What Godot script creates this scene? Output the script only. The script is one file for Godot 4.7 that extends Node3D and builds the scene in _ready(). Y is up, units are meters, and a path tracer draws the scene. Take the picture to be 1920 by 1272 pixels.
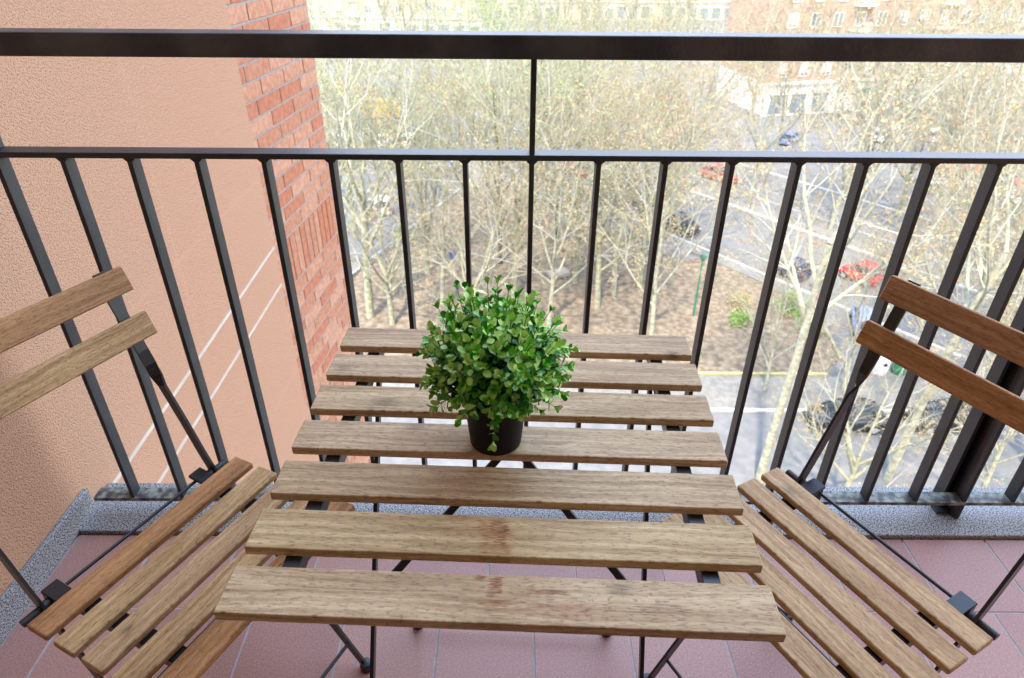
extends Node3D
# A small tiled balcony high above a park: slatted folding table, two folding chairs, a potted plant,
# an iron railing, a stucco and brick side wall; below, streets, parked cars, plane trees and houses.

# ------------------------------------------------------------------ mesh builder
class MB:
	var v := PackedVector3Array()
	var n := PackedVector3Array()
	var c := PackedColorArray()
	var uv := PackedVector2Array()
	var off := Vector2.ZERO
	var col := Color(1, 1, 1)
	func vert(p: Vector3, nn: Vector3, t: Vector2) -> void:
		v.append(p); n.append(nn); c.append(col); uv.append(t + off)
	func tri(a: Vector3, b: Vector3, d: Vector3) -> void:
		var nn := (d - a).cross(b - a).normalized()
		vert(a, nn, Vector2(a.x, a.z + a.y)); vert(b, nn, Vector2(b.x, b.z + b.y)); vert(d, nn, Vector2(d.x, d.z + d.y))
	func quad(a: Vector3, b: Vector3, d: Vector3, e: Vector3) -> void:
		tri(a, b, d); tri(a, d, e)
	func tri_n(a: Vector3, b: Vector3, d: Vector3, na: Vector3, nb: Vector3, nd: Vector3) -> void:
		var m := na + nb + nd
		if (d - a).cross(b - a).dot(m) < 0.0:
			vert(a, na, tc(a, na)); vert(d, nd, tc(d, nd)); vert(b, nb, tc(b, nb))
		else:
			vert(a, na, tc(a, na)); vert(b, nb, tc(b, nb)); vert(d, nd, tc(d, nd))
	func tc(p: Vector3, _nn: Vector3) -> Vector2:
		return Vector2(p.x, p.z + p.y)
	# box with rounded (bevelled, smooth-shaded) edges in a frame
	func bbox(xf: Transform3D, size: Vector3, bev: float) -> void:
		var h := size * 0.5
		var ax := [Vector3.RIGHT, Vector3.UP, Vector3.BACK]
		var off2 := off
		for i in 3:
			for s in [-1.0, 1.0]:
				var nn: Vector3 = ax[i] * s
				var j := (i + 1) % 3
				var k := (i + 2) % 3
				var cen: Vector3 = nn * h[i]
				var a: Vector3 = ax[j] * (h[j] - bev)
				var b: Vector3 = ax[k] * (h[k] - bev)
				fq(xf, cen - a - b, cen - a + b, cen + a + b, cen + a - b, nn, nn, nn, nn)
		for i in 3:
			var j := (i + 1) % 3
			var k := (i + 2) % 3
			for s in [-1.0, 1.0]:
				for t in [-1.0, 1.0]:
					var nj: Vector3 = ax[j] * s
					var nk: Vector3 = ax[k] * t
					var e: Vector3 = ax[i] * (h[i] - bev)
					var pj: Vector3 = nj * h[j] + nk * (h[k] - bev)
					var pk: Vector3 = nj * (h[j] - bev) + nk * h[k]
					fq(xf, pj - e, pj + e, pk + e, pk - e, nj, nj, nk, nk)
		for sx in [-1.0, 1.0]:
			for sy in [-1.0, 1.0]:
				for sz in [-1.0, 1.0]:
					var q := Vector3(sx * h.x, sy * h.y, sz * h.z)
					var px := q - Vector3(0, sy * bev, sz * bev)
					var py := q - Vector3(sx * bev, 0, sz * bev)
					var pz := q - Vector3(sx * bev, sy * bev, 0)
					ftri(xf, px, py, pz, Vector3(sx, 0, 0), Vector3(0, sy, 0), Vector3(0, 0, sz))
		off = off2
	func fq(xf: Transform3D, a: Vector3, b: Vector3, d: Vector3, e: Vector3, na: Vector3, nb: Vector3, nd: Vector3, ne: Vector3) -> void:
		ftri(xf, a, b, d, na, nb, nd); ftri(xf, a, d, e, na, nd, ne)
	func ftri(xf: Transform3D, a: Vector3, b: Vector3, d: Vector3, na: Vector3, nb: Vector3, nd: Vector3) -> void:
		var flip := (d - a).cross(b - a).dot(na + nb + nd) < 0.0
		var ps := [a, b, d]
		var ns := [na, nb, nd]
		var order := [0, 2, 1] if flip else [0, 1, 2]
		for q in order:
			var p: Vector3 = ps[q]
			var t := Vector2(p.x, p.z + p.y)
			if absf(ns[q].x) > 0.5: t = Vector2(p.y, p.z)
			vert(xf * p, xf.basis * ns[q], t)
	func box(cen: Vector3, size: Vector3, bev := 0.001) -> void:
		bbox(Transform3D(Basis(), cen), size, bev)
	func tube(p0: Vector3, p1: Vector3, r0: float, r1: float, sides: int, caps := false) -> void:
		var d := (p1 - p0)
		if d.length() < 1e-6: return
		d = d.normalized()
		var s := d.cross(Vector3.UP if absf(d.y) < 0.9 else Vector3.RIGHT).normalized()
		var t := d.cross(s)
		var ln := p0.distance_to(p1)
		for i in sides:
			var a0 := TAU * i / sides
			var a1 := TAU * (i + 1) / sides
			var n0 := s * cos(a0) + t * sin(a0)
			var n1 := s * cos(a1) + t * sin(a1)
			var A := p0 + n0 * r0
			var B := p1 + n0 * r1
			var C := p1 + n1 * r1
			var D := p0 + n1 * r0
			var u0 := float(i) / sides
			var u1 := float(i + 1) / sides
			var fl := (C - A).cross(B - A).dot(n0 + n1) < 0.0
			if fl:
				vert(A, n0, Vector2(u0, 0)); vert(C, n1, Vector2(u1, ln)); vert(B, n0, Vector2(u0, ln))
				vert(A, n0, Vector2(u0, 0)); vert(D, n1, Vector2(u1, 0)); vert(C, n1, Vector2(u1, ln))
			else:
				vert(A, n0, Vector2(u0, 0)); vert(B, n0, Vector2(u0, ln)); vert(C, n1, Vector2(u1, ln))
				vert(A, n0, Vector2(u0, 0)); vert(C, n1, Vector2(u1, ln)); vert(D, n1, Vector2(u1, 0))
			if caps:
				tri_n(p0, A, D, -d, -d, -d)
				tri_n(p1, B, C, d, d, d)
	# flat bar swept along points; side = direction of its width at each point
	func sweep(pts: Array, side: Array, w: float, t: float) -> void:
		var rings := []
		for i in pts.size():
			var d: Vector3 = (pts[mini(i + 1, pts.size() - 1)] - pts[maxi(i - 1, 0)]).normalized()
			var s: Vector3 = side[i]
			s = (s - d * s.dot(d)).normalized()
			var m := d.cross(s).normalized()
			var p: Vector3 = pts[i]
			rings.append([p - s * w / 2 - m * t / 2, p + s * w / 2 - m * t / 2, p + s * w / 2 + m * t / 2, p - s * w / 2 + m * t / 2])
		for i in rings.size() - 1:
			for k in 4:
				var a: Vector3 = rings[i][k]
				var b: Vector3 = rings[i][(k + 1) % 4]
				var e: Vector3 = rings[i + 1][k]
				var f: Vector3 = rings[i + 1][(k + 1) % 4]
				var cen: Vector3 = (rings[i][0] + rings[i][2]) / 2
				var nn := (f - a).cross(b - a).normalized()
				if nn.dot((a + b) / 2 - cen) < 0: nn = -nn
				tri_n(a, b, f, nn, nn, nn); tri_n(a, f, e, nn, nn, nn)
		for q in [0, rings.size() - 1]:
			var r: Array = rings[q]
			var nn2: Vector3 = (r[2] - r[0]).cross(r[1] - r[0]).normalized()
			tri_n(r[0], r[1], r[2], nn2, nn2, nn2); tri_n(r[0], r[2], r[3], nn2, nn2, nn2)
	# surface of revolution about y: profile of Vector2(radius, height)
	func lathe(prof: Array, sides: int, at := Vector3.ZERO) -> void:
		for i in prof.size() - 1:
			var a: Vector2 = prof[i]
			var b: Vector2 = prof[i + 1]
			var sl := Vector2(b.y - a.y, a.x - b.x).normalized()
			for k in sides:
				var t0 := TAU * k / sides
				var t1 := TAU * (k + 1) / sides
				var e0 := Vector3(cos(t0), 0, sin(t0))
				var e1 := Vector3(cos(t1), 0, sin(t1))
				var n0 := e0 * sl.x + Vector3.UP * sl.y
				var n1 := e1 * sl.x + Vector3.UP * sl.y
				var A := at + e0 * a.x + Vector3.UP * a.y
				var B := at + e0 * b.x + Vector3.UP * b.y
				var C := at + e1 * b.x + Vector3.UP * b.y
				var D := at + e1 * a.x + Vector3.UP * a.y
				tri_n(A, B, C, n0, n0, n1); tri_n(A, C, D, n0, n1, n1)
	func mesh() -> ArrayMesh:
		var arr := []
		arr.resize(Mesh.ARRAY_MAX)
		arr[Mesh.ARRAY_VERTEX] = v
		arr[Mesh.ARRAY_NORMAL] = n
		arr[Mesh.ARRAY_COLOR] = c
		arr[Mesh.ARRAY_TEX_UV] = uv
		var m := ArrayMesh.new()
		m.add_surface_from_arrays(Mesh.PRIMITIVE_TRIANGLES, arr)
		return m

# ------------------------------------------------------------------ scene helpers
const GROUND := -22.7
var M := {}
var taken := {}

func numbered(called: String) -> String:
	var k: int = taken.get(called, 0)
	taken[called] = k + 1
	return called if k == 0 else "%s_%03d" % [called, k]

func thing(called: String, label: String, category: String, at := Vector3.ZERO, turn := 0.0, group := "") -> Node3D:
	var o := Node3D.new()
	o.name = numbered(called)
	add_child(o)
	o.position = at
	o.rotation.y = turn
	o.set_meta("label", label)
	o.set_meta("category", category)
	if group != "": o.set_meta("group", group)
	return o

func part(called: String, mesh: Mesh, m: Material, parent: Node, xf := Transform3D()) -> MeshInstance3D:
	var o := MeshInstance3D.new()
	o.name = called
	o.mesh = mesh
	o.material_override = m
	o.transform = xf
	o.cast_shadow = GeometryInstance3D.SHADOW_CASTING_SETTING_ON
	parent.add_child(o, true)
	return o

func structure(called: String, mesh: Mesh, m: Material) -> MeshInstance3D:
	var o := part(numbered(called), mesh, m, self)
	o.set_meta("kind", "structure")
	return o

func copy(o: Node3D, called: String, at: Vector3, turn: float, sc := 1.0, label := "") -> Node3D:
	var r: Node3D = o.duplicate()
	r.name = numbered(called)
	add_child(r)
	r.position = at
	r.rotation.y = turn
	r.scale = Vector3.ONE * sc
	if label != "": r.set_meta("label", label)
	return r

func mat(col: Color, rough: float, metal := 0.0, spec := 0.5) -> StandardMaterial3D:
	var m := StandardMaterial3D.new()
	m.albedo_color = col
	m.roughness = rough
	m.metallic = metal
	m.metallic_specular = spec
	return m

func lin(r: float, g: float, b: float) -> Color:
	return Color(r, g, b).linear_to_srgb()

func nimg(sd: int, freq: float, w: int, h: int, oct := 3, kind := FastNoiseLite.TYPE_SIMPLEX_SMOOTH) -> Image:
	var f := FastNoiseLite.new()
	f.seed = sd
	f.noise_type = kind
	f.frequency = freq
	f.fractal_octaves = oct
	if oct <= 1: f.fractal_type = FastNoiseLite.FRACTAL_NONE
	var im := f.get_seamless_image(w, h, false, false, 0.04)
	im.convert(Image.FORMAT_L8)
	return im

func stretched(im: Image, w: int, h: int) -> PackedByteArray:
	im.resize(w, h, Image.INTERPOLATE_CUBIC)
	return im.get_data()

func tex(im: Image) -> ImageTexture:
	im.generate_mipmaps()
	return ImageTexture.create_from_image(im)

# colour blotches between two sRGB colours, tiled in world space
func blotch_tex(sd: int, freq: float, a: Color, b: Color, size := 512, contrast := 1.0, oct := 5) -> ImageTexture:
	var d := nimg(sd, freq, size, size, oct).get_data()
	var out := PackedByteArray()
	out.resize(size * size * 3)
	for i in size * size:
		var t := clampf((d[i] / 255.0 - 0.5) * contrast + 0.5, 0, 1)
		out[i * 3] = int(lerpf(a.r, b.r, t) * 255)
		out[i * 3 + 1] = int(lerpf(a.g, b.g, t) * 255)
		out[i * 3 + 2] = int(lerpf(a.b, b.b, t) * 255)
	return tex(Image.create_from_data(size, size, false, Image.FORMAT_RGB8, out))

func bump_tex(im: Image, strength: float) -> ImageTexture:
	var b: Image = im.duplicate()
	b.convert(Image.FORMAT_RGBA8)
	b.bump_map_to_normal_map(strength)
	return tex(b)

func tri_mat(t: Texture2D, metres: float, rough: float, tint := Color(1, 1, 1)) -> StandardMaterial3D:
	var m := mat(tint, rough)
	m.albedo_texture = t
	m.uv1_triplanar = true
	m.uv1_world_triplanar = true
	m.uv1_scale = Vector3.ONE / metres
	return m

# ------------------------------------------------------------------ wood: 0.6 m x 0.15 m of grain
func wood_tex(sd: int, dark: Color, light: Color, knots: Array, stains: Array) -> Array:
	var w := 1024
	var h := 256
	var A := stretched(nimg(sd, 0.07, 20, 256, 4), w, h)
	var B := stretched(nimg(sd + 1, 0.30, 48, 256, 2), w, h)
	var C := stretched(nimg(sd + 2, 0.06, 40, 40, 3), w, h)
	var P := stretched(nimg(sd + 3, 0.36, 128, 256, 1), w, h)
	var out := PackedByteArray()
	out.resize(w * h * 3)
	var hgt := PackedByteArray()
	hgt.resize(w * h)
	for y in h:
		for x in w:
			var i := y * w + x
			var wy := y + int((C[i] - 128) * 0.07)
			var kd := 0.0
			for k in knots:
				var dx: float = (x - k[0]) / (k[2] * 3.2)
				var dy: float = (y - k[1]) / k[2]
				var q := dx * dx + dy * dy
				if q < 9.0:
					var g := exp(-q * 1.1)
					wy += int(g * 20.0 * dy)
					kd = maxf(kd, exp(-(dx * dx * 2.2 + dy * dy * 1.3) * 1.6))
			var j := posmod(wy, h) * w + x
			var t := 0.46 * A[j] / 255.0 + 0.30 * B[j] / 255.0 + 0.24 * C[i] / 255.0
			t = clampf((t - 0.5) * 1.55 + 0.58, 0, 1)
			var p := P[j] / 255.0
			var pore := clampf((p - 0.66) * 6.0, 0, 1)
			var r := lerpf(dark.r, light.r, t)
			var gg := lerpf(dark.g, light.g, t)
			var b := lerpf(dark.b, light.b, t)
			var f := (1.0 - 0.20 * pore) * (1.0 - 0.20 * kd * (0.6 + 0.8 * B[j] / 255.0))
			for s in stains:
				var sx: float = (x - s[0]) / (s[2] * 1.7)
				var sy: float = (y - s[1]) / s[3]
				var sq := sx * sx + sy * sy
				if sq < 1.6:
					var a := clampf(0.9 - sq * 0.7 + (B[i] - 128) / 110.0 + (P[i] - 128) / 110.0, 0, 1) * clampf(1.6 - sq, 0, 1) * float(s[5]) * 0.85
					var sc: Color = s[4]
					r = lerpf(r, sc.r, a); gg = lerpf(gg, sc.g, a); b = lerpf(b, sc.b, a)
			out[i * 3] = int(clampf(r * f, 0, 1) * 255)
			out[i * 3 + 1] = int(clampf(gg * f, 0, 1) * 255)
			out[i * 3 + 2] = int(clampf(b * f, 0, 1) * 255)
			hgt[i] = int(clampf(0.75 - 0.5 * pore - 0.12 * (1 - B[j] / 255.0), 0, 1) * 255)
	var im := Image.create_from_data(w, h, false, Image.FORMAT_RGB8, out)
	var hm := Image.create_from_data(w, h, false, Image.FORMAT_L8, hgt)
	return [tex(im), bump_tex(hm, 2.0)]

func wood_mat(t: Array, tint: Color, rough := 0.58) -> StandardMaterial3D:
	var m := mat(tint, rough, 0.0, 0.32)
	m.albedo_texture = t[0]
	m.normal_enabled = true
	m.normal_texture = t[1]
	m.normal_scale = 0.5
	m.uv1_scale = Vector3(1 / 0.6, 1 / 0.15, 1)
	m.texture_filter = BaseMaterial3D.TEXTURE_FILTER_LINEAR_WITH_MIPMAPS_ANISOTROPIC
	return m

func slat_mesh(l: float, t: float, w: float, bev: float, off: Vector2) -> ArrayMesh:
	var b := MB.new()
	b.off = off
	b.bbox(Transform3D(), Vector3(l, t, w), bev)
	return b.mesh()

# ------------------------------------------------------------------ materials
func make_materials() -> void:
	# wood
	var wa := wood_tex(11, Color(0.57, 0.45, 0.31), Color(0.84, 0.74, 0.57), [[760, 60, 16]], [])
	var wb := wood_tex(31, Color(0.58, 0.46, 0.33), Color(0.84, 0.74, 0.58), [[200, 180, 14], [640, 120, 10]], [])
	var red := Color(0.45, 0.22, 0.15)
	var orange := Color(0.60, 0.38, 0.20)
	# the two front table slats carry rusty stains; image x = (pos + 0.3) / 0.6 * 1024, y = row 128 + z / 0.15 * 256
	var wc := wood_tex(51, Color(0.60, 0.48, 0.32), Color(0.87, 0.77, 0.57), [], [[500, 142, 20, 40, orange, 0.6], [508, 118, 11, 18, red, 0.4], [430, 96, 16, 6, orange, 0.35]])
	var wd := wood_tex(71, Color(0.60, 0.48, 0.34), Color(0.87, 0.77, 0.60), [[720, 112, 12]], [[506, 112, 7, 18, red, 0.65], [512, 150, 16, 8, orange, 0.45], [596, 122, 20, 6, red, 0.55], [608, 156, 44, 13, Color(0.66, 0.44, 0.34), 0.5], [790, 146, 24, 10, Color(0.45, 0.32, 0.26), 0.4], [478, 98, 6, 4, red, 0.6]])
	M.table_a = wood_mat(wa, Color(0.99, 0.99, 1.0))
	M.table_b = wood_mat(wb, Color(0.99, 0.99, 1.0))
	M.table_6 = wood_mat(wc, Color(0.99, 0.99, 1.0))
	M.table_7 = wood_mat(wd, Color(0.99, 0.99, 1.0))
	M.orange_wood = wood_mat(wood_tex(91, Color(0.50, 0.335, 0.19), Color(0.76, 0.565, 0.375), [[330, 120, 13], [620, 150, 18]], []), Color(1, 1, 1))
	M.tan_wood = wood_mat(wa, Color(0.98, 0.93, 0.87))
	M.tan_wood_b = wood_mat(wb, Color(0.97, 0.92, 0.87))
	M.pale_wood = wood_mat(wb, Color(1.0, 0.96, 0.92))
	M.pale_wood_b = wood_mat(wa, Color(1.0, 0.96, 0.93))
	M.honey_wood = wood_mat(wood_tex(111, Color(0.50, 0.335, 0.185), Color(0.77, 0.575, 0.37), [], []), Color(1, 1, 1))
	M.umber_wood = wood_mat(wood_tex(131, Color(0.50, 0.35, 0.22), Color(0.75, 0.58, 0.40), [[420, 130, 16]], []), Color(1, 1, 1))
	# steel of the furniture and iron of the railing
	M.black_steel = mat(lin(0.012, 0.012, 0.014), 0.34)
	M.rubber = mat(lin(0.02, 0.022, 0.025), 0.45)
	var iron := tri_mat(blotch_tex(5, 0.012, Color(0.105, 0.116, 0.132), Color(0.175, 0.182, 0.195), 512, 1.6), 0.5, 0.46)
	var grit := nimg(6, 0.16, 512, 512, 3)
	iron.normal_enabled = true
	iron.normal_texture = bump_tex(grit, 1.2)
	iron.normal_scale = 0.2
	iron.metallic_specular = 0.5
	M.iron = iron
	# the handrail is dustier, with greyish smears and a few rubbed patches
	var hand := tri_mat(blotch_tex(8, 0.01, Color(0.160, 0.172, 0.190), Color(0.270, 0.275, 0.285), 512, 2.0), 0.8, 0.5)
	hand.normal_enabled = true
	hand.normal_texture = iron.normal_texture
	hand.normal_scale = 0.25
	M.hand_iron = hand
	var worn := tri_mat(blotch_tex(7, 0.02, Color(0.22, 0.21, 0.21), Color(0.50, 0.53, 0.47), 512, 2.2), 0.35, 0.6)
	worn.normal_enabled = true
	worn.normal_texture = iron.normal_texture
	worn.normal_scale = 0.5
	M.worn_iron = worn
	# stucco: fine scratched relief
	var s1 := nimg(21, 0.10, 1600, 1600, 3)
	var sd := s1.get_data()
	var hh := PackedByteArray()
	hh.resize(sd.size())
	for i in sd.size():
		var q := sd[i] / 255.0
		var pit := clampf((0.38 - q) * 8.0, 0, 1)
		hh[i] = int(clampf(0.72 - 0.62 * pit + (q - 0.5) * 0.25, 0, 1) * 255)
	var him := Image.create_from_data(1600, 1600, false, Image.FORMAT_L8, hh)
	var st := tri_mat(blotch_tex(23, 0.09, Color(0.700, 0.536, 0.416), Color(0.738, 0.576, 0.454), 1024, 1.2), 1.9, 0.93)
	st.normal_enabled = true
	st.normal_texture = bump_tex(him, 5.0)
	st.normal_scale = 1.0
	st.uv1_scale = Vector3(1, 1, 1) / 0.95
	st.uv1_offset = Vector3(0.31, 0.12, 0.27)
	M.stucco = st
	M.white_paint = tri_mat(blotch_tex(24, 0.02, Color(0.72, 0.66, 0.59), Color(0.80, 0.75, 0.68), 256), 0.5, 0.9)
	# brick tones and mortar
	M.bricks = []
	var bt := [[Color(0.65, 0.435, 0.32), Color(0.73, 0.52, 0.395)], [Color(0.68, 0.475, 0.355), Color(0.76, 0.57, 0.445)], [Color(0.65, 0.40, 0.28), Color(0.72, 0.475, 0.345)], [Color(0.69, 0.495, 0.38), Color(0.77, 0.59, 0.47)]]
	for i in 4:
		var bm := tri_mat(blotch_tex(40 + i, 0.02, bt[i][0], bt[i][1], 256, 1.7), 0.22, 0.9)
		bm.normal_enabled = true
		bm.normal_texture = iron.normal_texture
		bm.normal_scale = 0.5
		M.bricks.append(bm)
	M.mortar = tri_mat(blotch_tex(46, 0.03, Color(0.56, 0.52, 0.49), Color(0.68, 0.64, 0.60), 256), 0.3, 0.95)
	# granite: black, grey and white grains
	var g1 := nimg(61, 0.11, 512, 512, 2).get_data()
	var g2 := nimg(62, 0.14, 512, 512, 2).get_data()
	var go := PackedByteArray()
	go.resize(512 * 512 * 3)
	for i in 512 * 512:
		var a := g1[i] / 255.0
		var b := g2[i] / 255.0
		var cc := Color(0.50, 0.50, 0.50).lerp(Color(0.72, 0.72, 0.71), clampf((b - 0.42) * 5.0, 0, 1))
		cc = cc.lerp(Color(0.12, 0.13, 0.15), clampf((a - 0.53) * 8.0, 0, 1))
		go[i * 3] = int(cc.r * 255); go[i * 3 + 1] = int(cc.g * 255); go[i * 3 + 2] = int(cc.b * 255)
	M.granite = tri_mat(tex(Image.create_from_data(512, 512, false, Image.FORMAT_RGB8, go)), 0.26, 0.6)
	# floor tiles: terracotta pink with fine speckle
	M.tiles = []
	var tp := [[Color(0.58, 0.42, 0.375), Color(0.71, 0.545, 0.495)], [Color(0.605, 0.445, 0.395), Color(0.735, 0.57, 0.515)], [Color(0.555, 0.40, 0.355), Color(0.69, 0.525, 0.475)]]
	for i in 3:
		M.tiles.append(tri_mat(blotch_tex(80 + i, 0.13, tp[i][0], tp[i][1], 512, 1.3, 4), 0.33, 0.44))
	M.grout = tri_mat(blotch_tex(86, 0.05, Color(0.60, 0.59, 0.59), Color(0.70, 0.69, 0.69), 256), 0.3, 0.95)
	M.concrete = tri_mat(blotch_tex(87, 0.02, Color(0.66, 0.63, 0.60), Color(0.76, 0.73, 0.70), 256), 1.5, 0.95)
	M.unseen_slab = mat(Color(0.90, 0.89, 0.87), 0.95)
	M.room_plaster = mat(Color(0.80, 0.77, 0.72), 0.9)
	# pot and leaves
	M.pot = mat(lin(0.005, 0.0045, 0.005), 0.5, 0.0, 0.3)
	M.soil = tri_mat(blotch_tex(90, 0.1, Color(0.12, 0.09, 0.07), Color(0.22, 0.17, 0.13), 128), 0.05, 1.0)
	M.leaves = []
	for q in [Color(0.06, 0.32, 0.07), Color(0.15, 0.50, 0.09), Color(0.40, 0.71, 0.16), Color(0.70, 0.86, 0.46), Color(0.09, 0.40, 0.08)]:
		var lm := mat(q, 0.30)
		lm.backlight_enabled = true
		lm.backlight = Color(q.r * 0.5, q.g * 0.5, q.b * 0.3)
		M.leaves.append(lm)
	var lv := mat(Color(1, 1, 1), 0.38)
	lv.vertex_color_use_as_albedo = true
	M.leaf_vertex = lv
	M.stem = mat(Color(0.22, 0.30, 0.10), 0.7)
	# street
	M.asphalt = tri_mat(blotch_tex(140, 0.01, Color(0.38, 0.375, 0.365), Color(0.46, 0.45, 0.435), 512, 1.5, 6), 14.0, 0.92)
	M.road = tri_mat(blotch_tex(141, 0.012, Color(0.37, 0.37, 0.365), Color(0.43, 0.425, 0.415), 512, 1.3, 7), 6.0, 0.9)
	M.pavement = tri_mat(blotch_tex(142, 0.015, Color(0.40, 0.39, 0.365), Color(0.48, 0.47, 0.445), 512, 1.3, 7), 4.0, 0.92)
	M.earth = tri_mat(blotch_tex(143, 0.014, Color(0.36, 0.315, 0.255), Color(0.52, 0.465, 0.39), 512, 1.5, 7), 4.5, 1.0)
	M.kerb = tri_mat(blotch_tex(144, 0.02, Color(0.66, 0.65, 0.62), Color(0.76, 0.75, 0.72), 256), 3.0, 0.9)
	M.road_paint = tri_mat(blotch_tex(147, 0.03, Color(0.50, 0.50, 0.49), Color(0.70, 0.70, 0.68), 256, 2.0), 1.5, 0.85)
	M.edging = tri_mat(blotch_tex(145, 0.03, Color(0.55, 0.53, 0.36), Color(0.68, 0.64, 0.48), 256), 1.5, 0.95)
	# trees
	M.bark = tri_mat(blotch_tex(150, 0.018, Color(0.44, 0.435, 0.35), Color(0.64, 0.635, 0.53), 256, 1.5, 4), 1.6, 0.9)
	M.bark_white = tri_mat(blotch_tex(151, 0.018, Color(0.48, 0.475, 0.40), Color(0.67, 0.665, 0.58), 256, 1.5, 4), 1.6, 0.9)
	M.bark_dark = tri_mat(blotch_tex(152, 0.018, Color(0.23, 0.20, 0.16), Color(0.38, 0.34, 0.28), 256, 2.0, 4), 1.2, 0.95)
	var cr := mat(Color(1, 1, 1), 0.8)
	cr.vertex_color_use_as_albedo = true
	M.crown = cr
	# vehicles and street furniture
	M.glass_dark = mat(Color(0.10, 0.13, 0.14), 0.08)
	M.tyre = mat(Color(0.12, 0.12, 0.12), 0.85)
	M.rim = mat(Color(0.68, 0.69, 0.70), 0.35, 0.5)
	M.lamp_white = mat(Color(0.85, 0.86, 0.86), 0.15)
	M.lamp_red = mat(Color(0.60, 0.08, 0.07), 0.2)
	M.plate = mat(Color(0.85, 0.85, 0.83), 0.5)
	M.green_paint = mat(Color(0.13, 0.42, 0.32), 0.5)
	M.teal_paint = mat(Color(0.22, 0.48, 0.44), 0.5)
	M.red_paint = mat(Color(0.78, 0.22, 0.16), 0.5)
	M.white_metal = mat(Color(0.86, 0.87, 0.88), 0.45)
	M.blue_paint = mat(Color(0.20, 0.34, 0.62), 0.45)
	M.stone = tri_mat(blotch_tex(160, 0.02, Color(0.52, 0.49, 0.44), Color(0.66, 0.63, 0.58), 256), 1.0, 0.95)
	M.pane = mat(Color(0.42, 0.47, 0.50), 0.12)
	M.frame_white = mat(Color(0.88, 0.87, 0.84), 0.6)

# ------------------------------------------------------------------ railing
const S := 0.119          # baluster spacing
const X0 := 0.0326        # right edge of the baluster at index 0
func build_railing() -> void:
	var t := thing("iron_railing", "dark painted iron balcony railing with flat upright bars and a wide handrail", "railing")
	var xa := -1.044
	var xb := 3.2
	var b := MB.new()
	b.box(Vector3((xa + xb) / 2, 1.0915, -0.0225), Vector3(xb - xa, 0.037, 0.045), 0.002)
	part("handrail", b.mesh(), M.hand_iron, t)
	b = MB.new()
	b.box(Vector3((xa + xb) / 2, 0.9103, -0.0185), Vector3(xb - xa, 0.0103, 0.037), 0.0012)
	part("middle_rail", b.mesh(), M.iron, t)
	b = MB.new()
	b.box(Vector3((xa + 0.024 + xb) / 2, 0.0657, -0.0185), Vector3(xb - xa - 0.024, 0.0103, 0.037), 0.0012)
	part("bottom_rail", b.mesh(), M.worn_iron, t)
	b = MB.new()
	b.box(Vector3(-0.0045, (0.9052 + 0.0708) / 2, -0.0175), Vector3(0.009, 0.9052 - 0.0708, 0.031), 0.001)
	# small weld fillets under the middle rail
	for s in [-1.0, 1.0]:
		b.tri_n(Vector3(-0.0045 + s * 0.0045, 0.8985, -0.003), Vector3(-0.0045 + s * 0.0045, 0.9052, -0.003), Vector3(-0.0045 + s * 0.0115, 0.9052, -0.003), Vector3.BACK, Vector3.BACK, Vector3.BACK)
		b.tri_n(Vector3(-0.0045 + s * 0.0045, 0.8985, -0.003), Vector3(-0.0045 + s * 0.0115, 0.9052, -0.003), Vector3(-0.0045 + s * 0.0045, 0.8985, -0.03), Vector3(s, -1, 0).normalized(), Vector3(s, -1, 0).normalized(), Vector3(s, -1, 0).normalized())
		b.tri_n(Vector3(-0.0045 + s * 0.0115, 0.9052, -0.003), Vector3(-0.0045 + s * 0.0115, 0.9052, -0.03), Vector3(-0.0045 + s * 0.0045, 0.8985, -0.03), Vector3(s, -1, 0).normalized(), Vector3(s, -1, 0).normalized(), Vector3(s, -1, 0).normalized())
	var bal := b.mesh()
	for k in range(-8, 27):
		part("baluster", bal, M.iron, t, Transform3D(Basis(), Vector3(X0 + S * k, 0, 0)))
	# uprights that carry the handrail
	b = MB.new()
	b.box(Vector3(-0.0045, (1.0725 + 0.9160) / 2, -0.0175), Vector3(0.0095, 1.0725 - 0.9160, 0.031), 0.001)
	var up := b.mesh()
	for k in [-8, 0, 9, 18]:
		part("upright", up, M.iron, t, Transform3D(Basis(), Vector3(X0 + S * k, 0, 0)))
	# floor-fixed posts: a channel behind the bars, standing on the granite
	b = MB.new()
	b.box(Vector3(-0.0245, 0.4585, -0.0605), Vector3(0.009, 0.893, 0.036), 0.001)
	b.box(Vector3(-0.0085, 0.4585, -0.0730), Vector3(0.022, 0.893, 0.008), 0.001)
	b.box(Vector3(-0.0045, 0.0365, -0.0185), Vector3(0.010, 0.047, 0.036), 0.001)
	b.box(Vector3(-0.0045, 0.4585, -0.0510), Vector3(0.0085, 0.893, 0.033), 0.001)
	b.box(Vector3(-0.014, 0.0155, -0.05), Vector3(0.06, 0.005, 0.06), 0.001)
	var post := b.mesh()
	for k in [9, 18]:
		part("post", post, M.iron, t, Transform3D(Basis(), Vector3(X0 + S * k, 0, 0)))

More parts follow.
